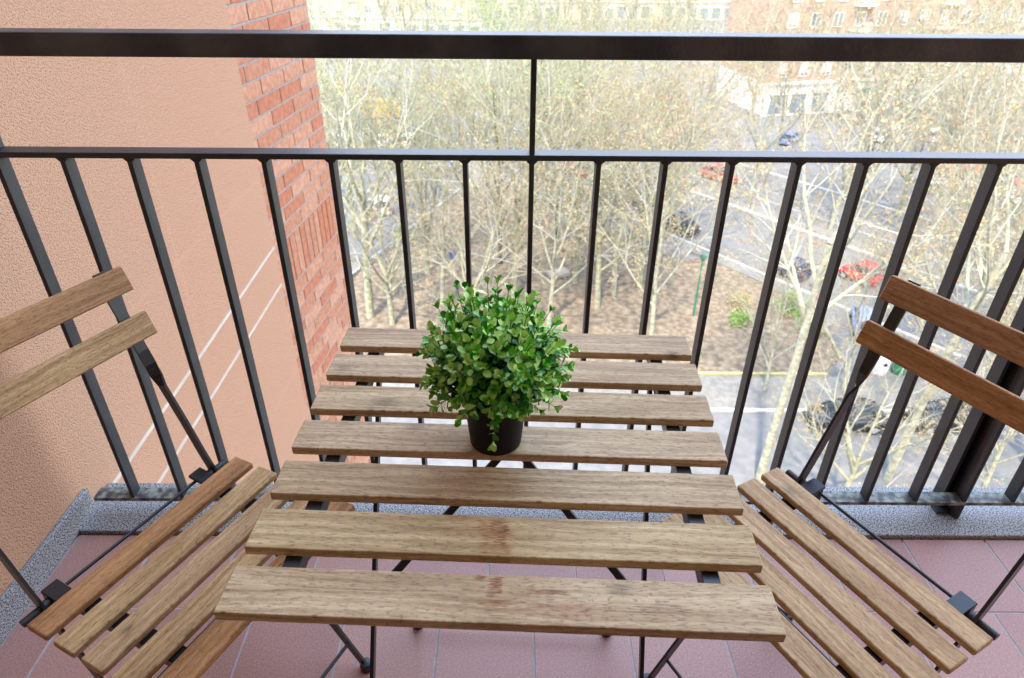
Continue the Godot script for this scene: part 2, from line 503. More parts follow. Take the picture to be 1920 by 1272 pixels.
# ------------------------------------------------------------------ balcony floor, granite, unseen slab above
func build_floor() -> void:
	var b := MB.new()
	b.box(Vector3(1.07, -0.112, 0.595), Vector3(4.27, 0.2, 1.41), 0.004)
	var slab := structure("balcony_floor", b.mesh(), M.concrete)
	b = MB.new()
	b.box(Vector3(1.07, -0.0035, 0.68), Vector3(4.26, 0.008, 1.24), 0.0005)
	part("grout_bed", b.mesh(), M.grout, slab)
	# granite edge under the railing
	b = MB.new()
	b.box(Vector3(1.07, 0.000, -0.0335), Vector3(4.26, 0.022, 0.165), 0.003)
	part("granite_edge", b.mesh(), M.granite, slab)
	# tiles, 20 cm, laid in half bond
	var a := 0.1993
	b = MB.new()
	b.box(Vector3.ZERO, Vector3(a - 0.0035, 0.009, 0.1993), 0.0012)
	var tile := b.mesh()
	b = MB.new()
	b.box(Vector3.ZERO, Vector3(0.0965, 0.009, 0.1993), 0.0012)
	var half := b.mesh()
	var rng := RandomNumberGenerator.new()
	rng.seed = 4
	for r in 6:
		var z := 0.0505 + 0.0015 + 0.1013 + r * 0.2022
		var sh := 0.5 if r % 2 == 0 else 0.0
		for i in range(-6, 16):
			var x0 := 0.0434 + (i + sh) * a
			var x1 := x0 + a
			if x1 < -1.047 or x0 > 3.19: continue
			var y := -0.0028 + rng.randf_range(-0.0003, 0.0003)
			var m: Material = M.tiles[rng.randi() % 3]
			if x0 < -1.049:
				if x1 > -1.0:
					var wdt := x1 - (-1.048)
					part("tile", tile, m, slab, Transform3D(Basis().scaled(Vector3((wdt - 0.002) / a, 1, 1)), Vector3((x1 - 1.048) / 2 - 0.001, y, z)))
			else:
				part("tile", tile, m, slab, Transform3D(Basis(), Vector3((x0 + x1) / 2, y, z)))
	# unseen slab above, its depth shaped for the shade it casts on the balcony
	b = MB.new()
	b.box(Vector3(1.07, 2.80, 0.76), Vector3(4.26, 0.2, 1.10), 0.004)
	structure("unseen_shade_slab", b.mesh(), M.unseen_slab)

# ------------------------------------------------------------------ side wall: stucco, brick pier, skirting
func build_side_wall() -> void:
	var t := thing("side_wall", "peach stucco side wall with a red brick pier and granite skirting", "wall")
	var b := MB.new()
	b.box(Vector3(-1.361, -8.0, -0.135), Vector3(0.60, 34.0, 2.87), 0.004)
	part("stucco", b.mesh(), M.stucco, t)
	# two pale painted lines at floor level
	for q in [[-0.010, 0.026], [-0.172, -0.158]]:
		b = MB.new()
		var za := -0.118
		var zb := -1.560
		var mid := Vector3(-1.0605, (q[0] + q[1]) / 2, (za + zb) / 2)
		var ang := atan2(q[1] - q[0], -(zb - za))
		b.bbox(Transform3D(Basis(Vector3.RIGHT, ang), mid), Vector3(0.004, 0.013, absf(zb - za)), 0.0008)
		part("painted_line", b.mesh(), M.white_paint, t)
	# skirting
	b = MB.new()
	b.box(Vector3(-1.0545, 0.037, 0.633), Vector3(0.012, 0.072, 1.33), 0.0015)
	part("skirting", b.mesh(), M.granite, t)
	# brick pier: its face turns a little towards the balcony
	var p0 := Vector3(-1.074, 0, -1.578)
	var p1 := Vector3(-0.985, 0, -2.385)
	var dir := (p1 - p0).normalized()
	var ln := p0.distance_to(p1)
	var out := Vector3(-dir.z, 0, dir.x)
	if out.x < 0: out = -out
	var bas := Basis(dir, Vector3.UP, dir.cross(Vector3.UP))
	b = MB.new()
	var cen := (p0 + p1) / 2 - out * 0.156
	b.bbox(Transform3D(bas, cen + Vector3(0, -8.0, 0)), Vector3(ln, 34.0, 0.3), 0.002)
	part("mortar", b.mesh(), M.mortar, t)
	var rng := RandomNumberGenerator.new()
	rng.seed = 9
	var hgt := 0.0708
	var lenb := 0.235
	var full := MB.new()
	full.box(Vector3.ZERO, Vector3(lenb - 0.009, hgt - 0.010, 0.03), 0.0016)
	var fm := full.mesh()
	var sold := MB.new()
	sold.box(Vector3.ZERO, Vector3(0.0535, 0.227, 0.03), 0.0016)
	var sm := sold.mesh()
	var y := -0.009
	# courses above the soldier row, then the soldier row, then courses below
	var rows := []
	for i in range(0, 26): rows.append(y + hgt * (i + 0.5))
	for i in range(0, 34): rows.append(y - 0.236 - hgt * (i + 0.5))
	var ri := 0
	for ry in rows:
		ri += 1
		var sh := [0.0, 0.5, 0.22, 0.74][ri % 4] as float
		var x := -sh * lenb
		while x < ln:
			var a := maxf(x, 0.0)
			var e := minf(x + lenb, ln)
			if e - a > 0.03:
				var sc := (e - a - 0.009) / (lenb - 0.009)
				var pos: Vector3 = p0 + dir * (a + e) / 2 + Vector3(0, ry, 0) - out * (0.0178 - rng.randf_range(-0.0008, 0.0008))
				part("brick", fm, M.bricks[rng.randi() % 4], t, Transform3D(bas * Basis().scaled(Vector3(sc, 1, 1)), pos))
			x += lenb
	var xs := 0.0
	while xs + 0.055 < ln:
		part("brick", sm, M.bricks[[0, 2, 1][rng.randi() % 3]], t, Transform3D(bas, p0 + dir * (xs + 0.031) + Vector3(0, y - 0.118, 0) - out * (0.0178 - rng.randf_range(-0.0009, 0.0009))))
		xs += 0.0615

# the rest of the house: front with a balcony door behind the camera, floors above and below
func build_house() -> void:
	var t := thing("apartment_house", "tall peach stucco apartment house that carries the balcony", "building")
	var b := MB.new()
	var z0 := 1.315
	b.box(Vector3(-5.35, -6.0, z0 + 6.0), Vector3(8.5, 34.0, 12.0), 0.01)
	b.box(Vector3(13.1, -6.0, z0 + 6.0), Vector3(24.2, 34.0, 12.0), 0.01)
	b.box(Vector3(-0.05, 6.72, z0 + 6.0), Vector3(2.1, 8.56, 12.0), 0.01)
	b.box(Vector3(-0.05, -11.6, z0 + 6.0), Vector3(2.1, 22.8, 12.0), 0.01)
	part("wall", b.mesh(), M.stucco, t)
	b = MB.new()
	b.box(Vector3(-0.05, 1.1, z0 + 4.0), Vector3(2.08, 2.7, 0.1), 0.002)
	part("room", b.mesh(), M.room_plaster, t)
	b = MB.new()
	for s in [-1.0, 1.0]:
		b.box(Vector3(-0.05 + s * 1.0, 1.1, z0 + 0.12), Vector3(0.08, 2.36, 0.08), 0.003)
	b.box(Vector3(-0.05, 2.36, z0 + 0.12), Vector3(2.0, 0.08, 0.08), 0.003)
	part("door_frame", b.mesh(), M.frame_white, t)

# ------------------------------------------------------------------ table
func build_table() -> void:
	var H := 0.699
	var th := 0.0125
	var w := 0.057
	var g := 0.0227
	var D := 7 * w + 6 * g
	var t := thing("folding_table", "slatted acacia folding table on thin black steel legs", "table", Vector3(-0.0096, 0, 0.506), -0.0388)
	var ms := [M.table_b, M.table_b, M.table_a, M.table_b, M.table_a, M.table_6, M.table_7]
	var offs := [Vector2(0.13, 0.04), Vector2(0.37, 0.09), Vector2(0.02, 0.02), Vector2(0.24, 0.12), Vector2(0.41, 0.07), Vector2(0.3, 0.075), Vector2(0.3, 0.075)]
	for i in 7:
		var z := -D / 2 + w / 2 + i * (w + g)
		part("slat", slat_mesh(0.55, th, w, 0.0016, offs[i]), ms[i], t, Transform3D(Basis(), Vector3(0, H - th / 2, z)))
	for x in [-0.2225, 0.2210]:
		var b := MB.new()
		b.box(Vector3(x, H - th - 0.0012, 0), Vector3(0.018, 0.0024, 0.505), 0.0006)
		b.box(Vector3(x - signf(x) * 0.0080, H - th - 0.012, 0), Vector3(0.002, 0.0192, 0.505), 0.0006)
		part("rail", b.mesh(), M.black_steel, t)
	# frame hinged at the back of the rails, feet towards the viewer, with an inverted V brace
	for s in [-1.0, 1.0]:
		var x: float = s * 0.209
		var b := MB.new()
		b.sweep([Vector3(x, H - 0.022, -0.185), Vector3(x, 0.012, 0.215)], [Vector3(0, 0.5, 0.86), Vector3(0, 0.5, 0.86)], 0.014, 0.006)
		var lg := part("leg", b.mesh(), M.black_steel, t)
		b = MB.new()
		b.lathe([Vector2(0, 0), Vector2(0.011, 0), Vector2(0.011, 0.014), Vector2(0.007, 0.018), Vector2(0, 0.018)], 14, Vector3(x, 0, 0.215))
		part("foot_cap", b.mesh(), M.rubber, lg)
		b = MB.new()
		b.sweep([Vector3(s * 0.004, H - 0.122, -0.127), Vector3(s * 0.205, H - 0.325, -0.004)], [Vector3(s, 1, 0), Vector3(s, 1, 0)], 0.012, 0.004)
		part("brace", b.mesh(), M.black_steel, t)
	var c := MB.new()
	c.sweep([Vector3(-0.206, H - 0.118, -0.128), Vector3(0.206, H - 0.118, -0.128)], [Vector3(0, 1, 0), Vector3(0, 1, 0)], 0.010, 0.004)
	part("crossbar", c.mesh(), M.black_steel, t)
	# second frame, hinged at the front of the rails, feet at the back
	for s in [-1.0, 1.0]:
		var x: float = s * 0.198
		var b := MB.new()
		b.sweep([Vector3(x, H - 0.03, 0.232), Vector3(x, 0.012, -0.205)], [Vector3(0, 0.5, -0.86), Vector3(0, 0.5, -0.86)], 0.014, 0.006)
		var lg := part("leg", b.mesh(), M.black_steel, t)
		b = MB.new()
		b.lathe([Vector2(0, 0), Vector2(0.011, 0), Vector2(0.011, 0.014), Vector2(0.007, 0.018), Vector2(0, 0.018)], 14, Vector3(x, 0, -0.205))
		part("foot_cap", b.mesh(), M.rubber, lg)
	c = MB.new()
	c.tube(Vector3(-0.195, 0.03, -0.193), Vector3(0.195, 0.03, -0.193), 0.004, 0.004, 8, true)
	part("crossbar", c.mesh(), M.black_steel, t)
	c = MB.new()
	c.tube(Vector3(-0.206, H - 0.03, 0.232), Vector3(0.206, H - 0.03, 0.232), 0.003, 0.003, 8, true)
	part("crossbar", c.mesh(), M.black_steel, t)

# ------------------------------------------------------------------ folding chair
# local axes: x along the slats, z forward (towards the sitter's knees), y up; origin under the rear edge of the seat
func build_chair(label: String, base: Vector2, fwd: Vector2, seat_m: Array, back_m: Array, sd: int) -> void:
	var turn := atan2(fwd.x, fwd.y)
	var t := thing("folding_chair", label, "chair", Vector3(base.x, 0, base.y), turn, "folding chairs at the table")
	var rng := RandomNumberGenerator.new()
	rng.seed = sd
	var th := 0.013
	for i in 5:
		var off := Vector2(rng.randf() * 0.6, rng.randf() * 0.15)
		part("seat_slat", slat_mesh(0.38, th, 0.042, 0.0028, off), seat_m[i], t, Transform3D(Basis(), Vector3(0, 0.45 - th / 2, 0.021 + i * 0.056)))
	var up := Vector3(0, 0.938, -0.345)
	var fw := Vector3(0, 0.345, 0.938)
	var bas := Basis(Vector3.RIGHT, fw, -up)
	var bc := [Vector2(-0.138, 0.775), Vector2(-0.112, 0.700)]
	for i in 2:
		var off := Vector2(rng.randf() * 0.6, rng.randf() * 0.15)
		var pos := Vector3(0, bc[i].y, bc[i].x) - fw * 0.006
		part("back_slat", slat_mesh(0.38, 0.012, 0.041, 0.0025, off), back_m[i], t, Transform3D(bas, pos))
	for s in [-1.0, 1.0]:
		# upright: flat behind the back slats, twisted, then on edge down to the front foot
		var b := MB.new()
		var path := [[-0.1585, 0.792], [-0.1505, 0.768], [-0.1265, 0.700], [-0.112, 0.660], [-0.104, 0.636], [-0.097, 0.616], [-0.090, 0.597], [-0.063, 0.530], [-0.043, 0.475], [-0.027, 0.435], [0.10, 0.232], [0.238, 0.014]]
		var tw := [0.0, 0.0, 0.0, 0.0, 0.2, 0.6, 1.0, 1.0, 1.0, 1.0, 1.0, 1.0]
		var pts := []
		var side := []
		for k in path.size():
			var u := 0.157 if path[k][1] > 0.43 else lerpf(0.157, 0.170, (0.435 - path[k][1]) / 0.42)
			pts.append(Vector3(s * u, path[k][1], path[k][0]))
			side.append(Vector3(1, 0, 0) * cos(tw[k] * PI / 2) + Vector3(0, 0.35, 0.93) * sin(tw[k] * PI / 2))
		b.sweep(pts, side, 0.019, 0.0045)
		var lg := part("upright", b.mesh(), M.black_steel, t)
		b = MB.new()
		b.lathe([Vector2(0, 0), Vector2(0.012, 0), Vector2(0.013, 0.012), Vector2(0.010, 0.021), Vector2(0, 0.023)], 16, Vector3(s * 0.171, 0, 0.243))
		part("foot_cap", b.mesh(), M.rubber, lg)
		# rear leg
		b = MB.new()
		b.sweep([Vector3(s * 0.143, 0.424, 0.245), Vector3(s * 0.143, 0.012, -0.105)], [Vector3(0, 0.7, -0.7), Vector3(0, 0.7, -0.7)], 0.017, 0.0045)
		lg = part("rear_leg", b.mesh(), M.black_steel, t)
		b = MB.new()
		b.lathe([Vector2(0, 0), Vector2(0.012, 0), Vector2(0.013, 0.012), Vector2(0.010, 0.021), Vector2(0, 0.023)], 16, Vector3(s * 0.143, 0, -0.108))
		part("foot_cap", b.mesh(), M.rubber, lg)
		# seat bearer under the slats
		b = MB.new()
		b.box(Vector3(s * 0.122, 0.45 - th - 0.0012, 0.130), Vector3(0.022, 0.0024, 0.262), 0.0006)
		b.box(Vector3(s * 0.134, 0.45 - th - 0.010, 0.130), Vector3(0.003, 0.018, 0.262), 0.0006)
		part("seat_bearer", b.mesh(), M.black_steel, t)
		# bracket and pivot bolt behind the seat
		b = MB.new()
		b.bbox(Transform3D(Basis(Vector3.RIGHT, 0.12), Vector3(s * 0.132, 0.438, -0.022)), Vector3(0.026, 0.006, 0.040), 0.0015)
		b.bbox(Transform3D(Basis(Vector3.RIGHT, 0.12), Vector3(s * 0.1435, 0.430, -0.022)), Vector3(0.003, 0.018, 0.038), 0.001)
		part("bracket", b.mesh(), M.black_steel, t)
		b = MB.new()
		b.tube(Vector3(s * 0.143, 0.428, -0.026), Vector3(s * 0.155, 0.428, -0.026), 0.0085, 0.0085, 14, true)
		b.tube(Vector3(s * 0.159, 0.428, -0.026), Vector3(s * 0.186, 0.428, -0.026), 0.0062, 0.0062, 14, true)
		part("pivot_bolt", b.mesh(), M.rubber, t)
	var r := MB.new()
	r.tube(Vector3(-0.13, 0.431, -0.031), Vector3(0.13, 0.431, -0.031), 0.0028, 0.0028, 10, true)
	part("back_rod", r.mesh(), M.black_steel, t)
	r = MB.new()
	r.tube(Vector3(-0.14, 0.425, -0.006), Vector3(0.14, 0.425, -0.006), 0.0022, 0.0022, 8, true)
	part("back_rod", r.mesh(), M.black_steel, t)
	r = MB.new()
	r.tube(Vector3(-0.164, 0.062, 0.2085), Vector3(0.164, 0.062, 0.2085), 0.0035, 0.0035, 10, true)
	part("foot_rod", r.mesh(), M.black_steel, t)
	r = MB.new()
	r.tube(Vector3(-0.143, 0.06, -0.066), Vector3(0.143, 0.06, -0.066), 0.0035, 0.0035, 10, true)
	part("foot_rod", r.mesh(), M.black_steel, t)
	r = MB.new()
	r.tube(Vector3(-0.137, 0.424, 0.245), Vector3(0.137, 0.424, 0.245), 0.0025, 0.0025, 8, true)
	part("front_rod", r.mesh(), M.black_steel, t)

# ------------------------------------------------------------------ potted plant
func leaf_mb(b: MB, xf: Transform3D, cup: float, fold: float) -> void:
	# spoon shaped leaf, 1 long in +y, normal +z
	var ys := [0.0, 0.28, 0.58, 0.84, 1.0]
	var ws := [0.05, 0.17, 0.31, 0.27, 0.07]
	var L := []
	for i in 5:
		var z: float = -cup * ys[i] * ys[i]
		L.append([xf * Vector3(-ws[i], ys[i], z + fold * ws[i]), xf * Vector3(0, ys[i], z), xf * Vector3(ws[i], ys[i], z + fold * ws[i])])
	var nl := (xf.basis * Vector3(fold, cup, 1)).normalized()
	var nr := (xf.basis * Vector3(-fold, cup, 1)).normalized()
	var nm := (xf.basis * Vector3(0, cup, 1)).normalized()
	for i in 4:
		b.tri_n(L[i][0], L[i + 1][0], L[i + 1][1], nl, nl, nm); b.tri_n(L[i][0], L[i + 1][1], L[i][1], nl, nm, nm)
		b.tri_n(L[i][1], L[i + 1][1], L[i + 1][2], nm, nm, nr); b.tri_n(L[i][1], L[i + 1][2], L[i][2], nm, nr, nr)

func build_plant() -> void:
	var at := Vector3(-0.026, 0.699, 0.507)
	var t := thing("potted_plant", "bushy green artificial boxwood in a small black pot on the table", "plant", at)
	var b := MB.new()
	b.lathe([Vector2(0, 0), Vector2(0.0310, 0), Vector2(0.0328, 0.002), Vector2(0.0388, 0.064), Vector2(0.0408, 0.065), Vector2(0.0415, 0.075), Vector2(0.0392, 0.0755), Vector2(0.038, 0.068), Vector2(0.037, 0.062), Vector2(0, 0.062)], 40)
	part("pot", b.mesh(), M.pot, t)
	b = MB.new()
	b.lathe([Vector2(0.0372, 0.0640), Vector2(0.025, 0.067), Vector2(0, 0.068)], 24)
	part("soil", b.mesh(), M.soil, t)
	var rng := RandomNumberGenerator.new()
	rng.seed = 77
	var stems := MB.new()
	var leaves := []
	var cam := (Vector3(-0.007, 1.27, 1.17) - at - Vector3(0, 0.13, 0)).normalized()
	var nsp := 290
	for i in nsp:
		# directions spread over a sphere that is cut off below
		var f := (i + 0.5) / nsp
		var yy := lerpf(0.99, -0.50, f)
		var ph := i * 2.39996 + rng.randf_range(-0.25, 0.25)
		var rr := sqrt(1 - yy * yy)
		var d := Vector3(cos(ph) * rr, yy, sin(ph) * rr)
		var start := Vector3(d.x * 0.016, 0.066, d.z * 0.016)
		var grow := rng.randf_range(0.72, 1.16)
		var endp := Vector3(d.x * 0.079, 0.126 + d.y * 0.082, d.z * 0.079) 
		endp = Vector3(0, 0.126, 0) + (endp - Vector3(0, 0.126, 0)) * grow
		if yy < -0.3 and (i % 7) == 0: endp += Vector3(d.x * 0.5, -2.2, d.z * 0.5) * 0.012
		
		var mid := start.lerp(endp, 0.5) + Vector3(0, 0.028 if yy < 0.3 else 0.008, 0) + Vector3(rng.randf_range(-1, 1), rng.randf_range(-1, 1), rng.randf_range(-1, 1)) * 0.006
		var prev := start
		var pts := []
		for k in 9:
			var q := (k + 1) / 9.0
			var p := start.lerp(mid, q).lerp(mid.lerp(endp, q), q)
			stems.tube(prev, p, 0.0011 - 0.0006 * q, 0.0010 - 0.0006 * q, 4)
			pts.append([p, (p - prev).normalized(), q])
			prev = p
		var tone := rng.randf()
		for e in pts:
			var q: float = e[2]
			if q < 0.40: continue
			var dirn: Vector3 = e[1]
			var s := dirn.cross(Vector3(rng.randf_range(-1, 1), rng.randf_range(-1, 1), rng.randf_range(-1, 1))).normalized()
			var nl := 2 if q < 0.99 else 4
			for m in nl:
				var ax := s.rotated(dirn, TAU * m / nl + rng.randf_range(-0.3, 0.3))
				var spread := rng.randf_range(0.55, 1.05) if q < 0.99 else rng.randf_range(0.25, 0.6)
				var ld := (dirn * cos(spread) + ax * sin(spread)).normalized()
				var nn := (dirn - ld * dirn.dot(ld)).normalized()
				if nn.length() < 0.1: nn = Vector3.UP
				var sz := rng.randf_range(0.0080, 0.0150) * (1.0 if q < 0.9 else 0.85)
				var xx := ld.cross(nn).normalized()
				var wf := rng.randf_range(0.9, 1.15)
				var xf := Transform3D(Basis(xx * sz * wf, ld * sz, nn * sz), e[0])
				# young tips are paler than old leaves
				var k := 0
				var rv := rng.randf()
				if q > 0.85: k = 3 if rv < 0.25 + 0.6 * tone else (2 if rv < 0.85 else 1)
				elif q > 0.62: k = (3 if rv < 0.12 else 2) if rv < 0.30 + 0.35 * tone else 1
				else: k = [0, 4, 1][rng.randi() % 3]
				var show: float = (e[0] - Vector3(0, 0.137, 0)).dot(cam) + q * 0.02
				leaves.append([show, xf, k, rng.randf_range(0.1, 0.34), rng.randf_range(0.12, 0.4), rng.randf()])
	part("stem", stems.mesh(), M.stem, t)
	leaves.sort_custom(func(p, q): return p[0] > q[0])
	var vm := []
	for k in 4:
		b = MB.new()
		leaf_mb(b, Transform3D(), 0.12 + 0.06 * k, 0.15 + 0.07 * k)
		vm.append(b.mesh())
	b = MB.new()
	for i in leaves.size():
		var e: Array = leaves[i]
		var lm: StandardMaterial3D = M.leaves[e[2]]
		if i < 296:
			part("leaf", vm[i % 4], lm, t, e[1])
		else:
			var lc: Color = lm.albedo_color.srgb_to_linear()
			b.col = lc * (0.85 + 0.3 * e[5])
			leaf_mb(b, e[1], e[3], e[4])
	var rest := part("foliage", b.mesh(), M.leaf_vertex, t)
	rest.set_meta("kind", "stuff")

# ------------------------------------------------------------------ trees
func branch(tr: MB, cr: MB, p: Vector3, d: Vector3, ln: float, r: float, depth: int, rng: RandomNumberGenerator, o: Dictionary) -> void:
	var nseg: int = [7, 6, 4, 3, 2][depth]
	var taper: float = [0.42, 0.70, 0.70, 0.6, 0.5][depth]
	var kids: int = [0, o.k1, o.k2, o.k3, 0][depth]
	var q := p
	var dd := d
	var spots := []
	for i in nseg:
		var wob: float = [0.03, 0.14, 0.20, 0.26, 0.30][depth]
		dd = (dd + Vector3(rng.randf_range(-wob, wob), rng.randf_range(-wob, wob) + [0.02, 0.07, 0.05, 0.04, 0.02][depth], rng.randf_range(-wob, wob))).normalized()
		var e := q + dd * ln / nseg
		var r0 := r * (1 - taper * i / nseg)
		var r1 := r * (1 - taper * (i + 1) / nseg)
		if depth <= 1:
			tr.tube(q, e, r0, r1, 8 if depth == 0 else 6)
		else:
			cr.col = o.twig if depth > 2 else o.limb
			cr.tube(q, e, r0, r1, 4 if depth == 2 else 3)
		spots.append([e, dd, r1, (i + 1.0) / nseg])
		if depth == 4 or (depth == 3 and i > 0):
			for m in o.buds:
				if rng.randf() < o.bud_p:
					var at := q.lerp(e, rng.randf()) + Vector3(rng.randf_range(-1, 1), rng.randf_range(-1, 0.6), rng.randf_range(-1, 1)) * 0.025
					var s: float = rng.randf_range(0.03, 0.075)
					var a := Vector3(rng.randf_range(-1, 1), rng.randf_range(-1, 1), rng.randf_range(-1, 1)).normalized()
					var bb := a.cross(Vector3(rng.randf_range(-1, 1), rng.randf_range(-1, 1), rng.randf_range(-1, 1))).normalized()
					var cc: Color = o.cols[rng.randi() % o.cols.size()]
					cr.col = cc * rng.randf_range(0.8, 1.2)
					cr.quad(at - a * s, at + bb * s * 0.6, at + a * s, at - bb * s * 0.6)
		q = e
	if depth == 0:
		# crown limbs leave the upper trunk and its top
		var nl: int = o.limbs
		for i in nl:
			var f := lerpf(o.low, 1.0, float(i) / maxf(1, nl - 1))
			var si := clampi(int(f * nseg) - 1, 0, nseg - 1)
			var sp: Array = spots[si]
			var ang: float = i * 2.4 + rng.randf_range(-0.4, 0.4)
			var tilt: float = lerpf(o.tilt_low, o.tilt_top, float(i) / maxf(1, nl - 1)) + rng.randf_range(-0.1, 0.1)
			var nd := Vector3(sin(tilt) * cos(ang), cos(tilt), sin(tilt) * sin(ang))
			branch(tr, cr, sp[0], nd, o.limb_len * rng.randf_range(0.8, 1.15), minf(sp[2] * 0.8, r * 0.50), 1, rng, o)
	elif kids > 0:
		for i in kids:
			var f := lerpf(0.25 if depth == 1 else 0.15, 1.0, (i + rng.randf()) / kids)
			var si := clampi(int(f * nseg), 0, nseg - 1)
			var sp: Array = spots[si]
			var ax: Vector3 = sp[1].cross(Vector3(rng.randf_range(-1, 1), rng.randf_range(-1, 1), rng.randf_range(-1, 1))).normalized()
			var nd: Vector3 = sp[1].rotated(ax, rng.randf_range(0.45, 1.0))
			branch(tr, cr, sp[0], nd, ln * rng.randf_range(0.38, 0.62), maxf(sp[2] * 0.58, 0.012), depth + 1, rng, o)

func tree_proto(called: String, label: String, sd: int, o: Dictionary, bark: Material, group: String) -> Node3D:
	var rng := RandomNumberGenerator.new()
	rng.seed = sd
	var tr := MB.new()
	var cr := MB.new()
	branch(tr, cr, Vector3(0, -0.1, 0), Vector3(o.lean, 1, o.lean * 0.4).normalized(), o.trunk, o.rad, 0, rng, o)
	var t := thing(called, label, "tree", Vector3.ZERO, 0, group)
	part("trunk", tr.mesh(), bark, t)
	part("crown", cr.mesh(), M.crown, t)
	return t

func evergreen(called: String, label: String, at: Vector3, h: float, rad: float, sd: int, cols: Array, n := 2600, trunk := true) -> void:
	var rng := RandomNumberGenerator.new()
	rng.seed = sd
	var cat := "tree" if trunk else "shrub"
	var t := thing(called, label, cat, at)
	var b := MB.new()
	if trunk:
		b.tube(Vector3(0, -0.1, 0), Vector3(0, h * 0.8, 0), 0.16, 0.04, 7)
		part("trunk", b.mesh(), M.bark_dark, t)
	else:
		for k in 7:
			b.tube(Vector3(0, -0.05, 0), Vector3(cos(k * 0.9) * rad * 0.6, h * 0.7, sin(k * 0.9) * rad * 0.6), 0.025, 0.01, 4)
		part("stem", b.mesh(), M.bark_dark, t)
	b = MB.new()
	var clumps := []
	for k in 26:
		var f := rng.randf_range(0.08 if not trunk else 0.18, 1.0)
		var prof := rad * (sin(clampf(f, 0, 1) * PI * 0.86 + 0.32)) * rng.randf_range(0.35, 1.0)
		var a := rng.randf() * TAU
		clumps.append(Vector3(cos(a) * prof, f * h, sin(a) * prof))
	for i in n:
		var c: Vector3 = clumps[rng.randi() % clumps.size()]
		var rr := rad * 0.36
		var p := c + Vector3(rng.randfn(0, 0.5), rng.randfn(0, 0.5), rng.randfn(0, 0.5)) * rr
		if p.y < 0.05: continue
		var s := rng.randf_range(0.05, 0.12) * (1.0 if trunk else 0.8)
		var u := Vector3(rng.randf_range(-1, 1), rng.randf_range(-1, 1), rng.randf_range(-1, 1)).normalized()
		var w := u.cross(Vector3(rng.randf_range(-1, 1), rng.randf_range(-1, 1), rng.randf_range(-1, 1))).normalized()
		var cc: Color = cols[rng.randi() % cols.size()]
		b.col = cc * rng.randf_range(0.75, 1.25)
		b.quad(p - u * s, p + w * s * 0.6, p + u * s, p - w * s * 0.6)
	part("crown" if trunk else "foliage", b.mesh(), M.crown, t)

func tree_zone(x: float, z: float) -> String:
	var nn := x * RN.x + z * RN.y
	if z < -125: return "far behind the park"
	if z < -90: return "before the far houses"
	if x < -9.5: return "across the side road"
	if nn > 66: return "on the square by the parking lot"
	if nn > 53: return "on the avenue median"
	if nn > 40.5: return "along the avenue kerb"
	return "on the bare earth of the park"

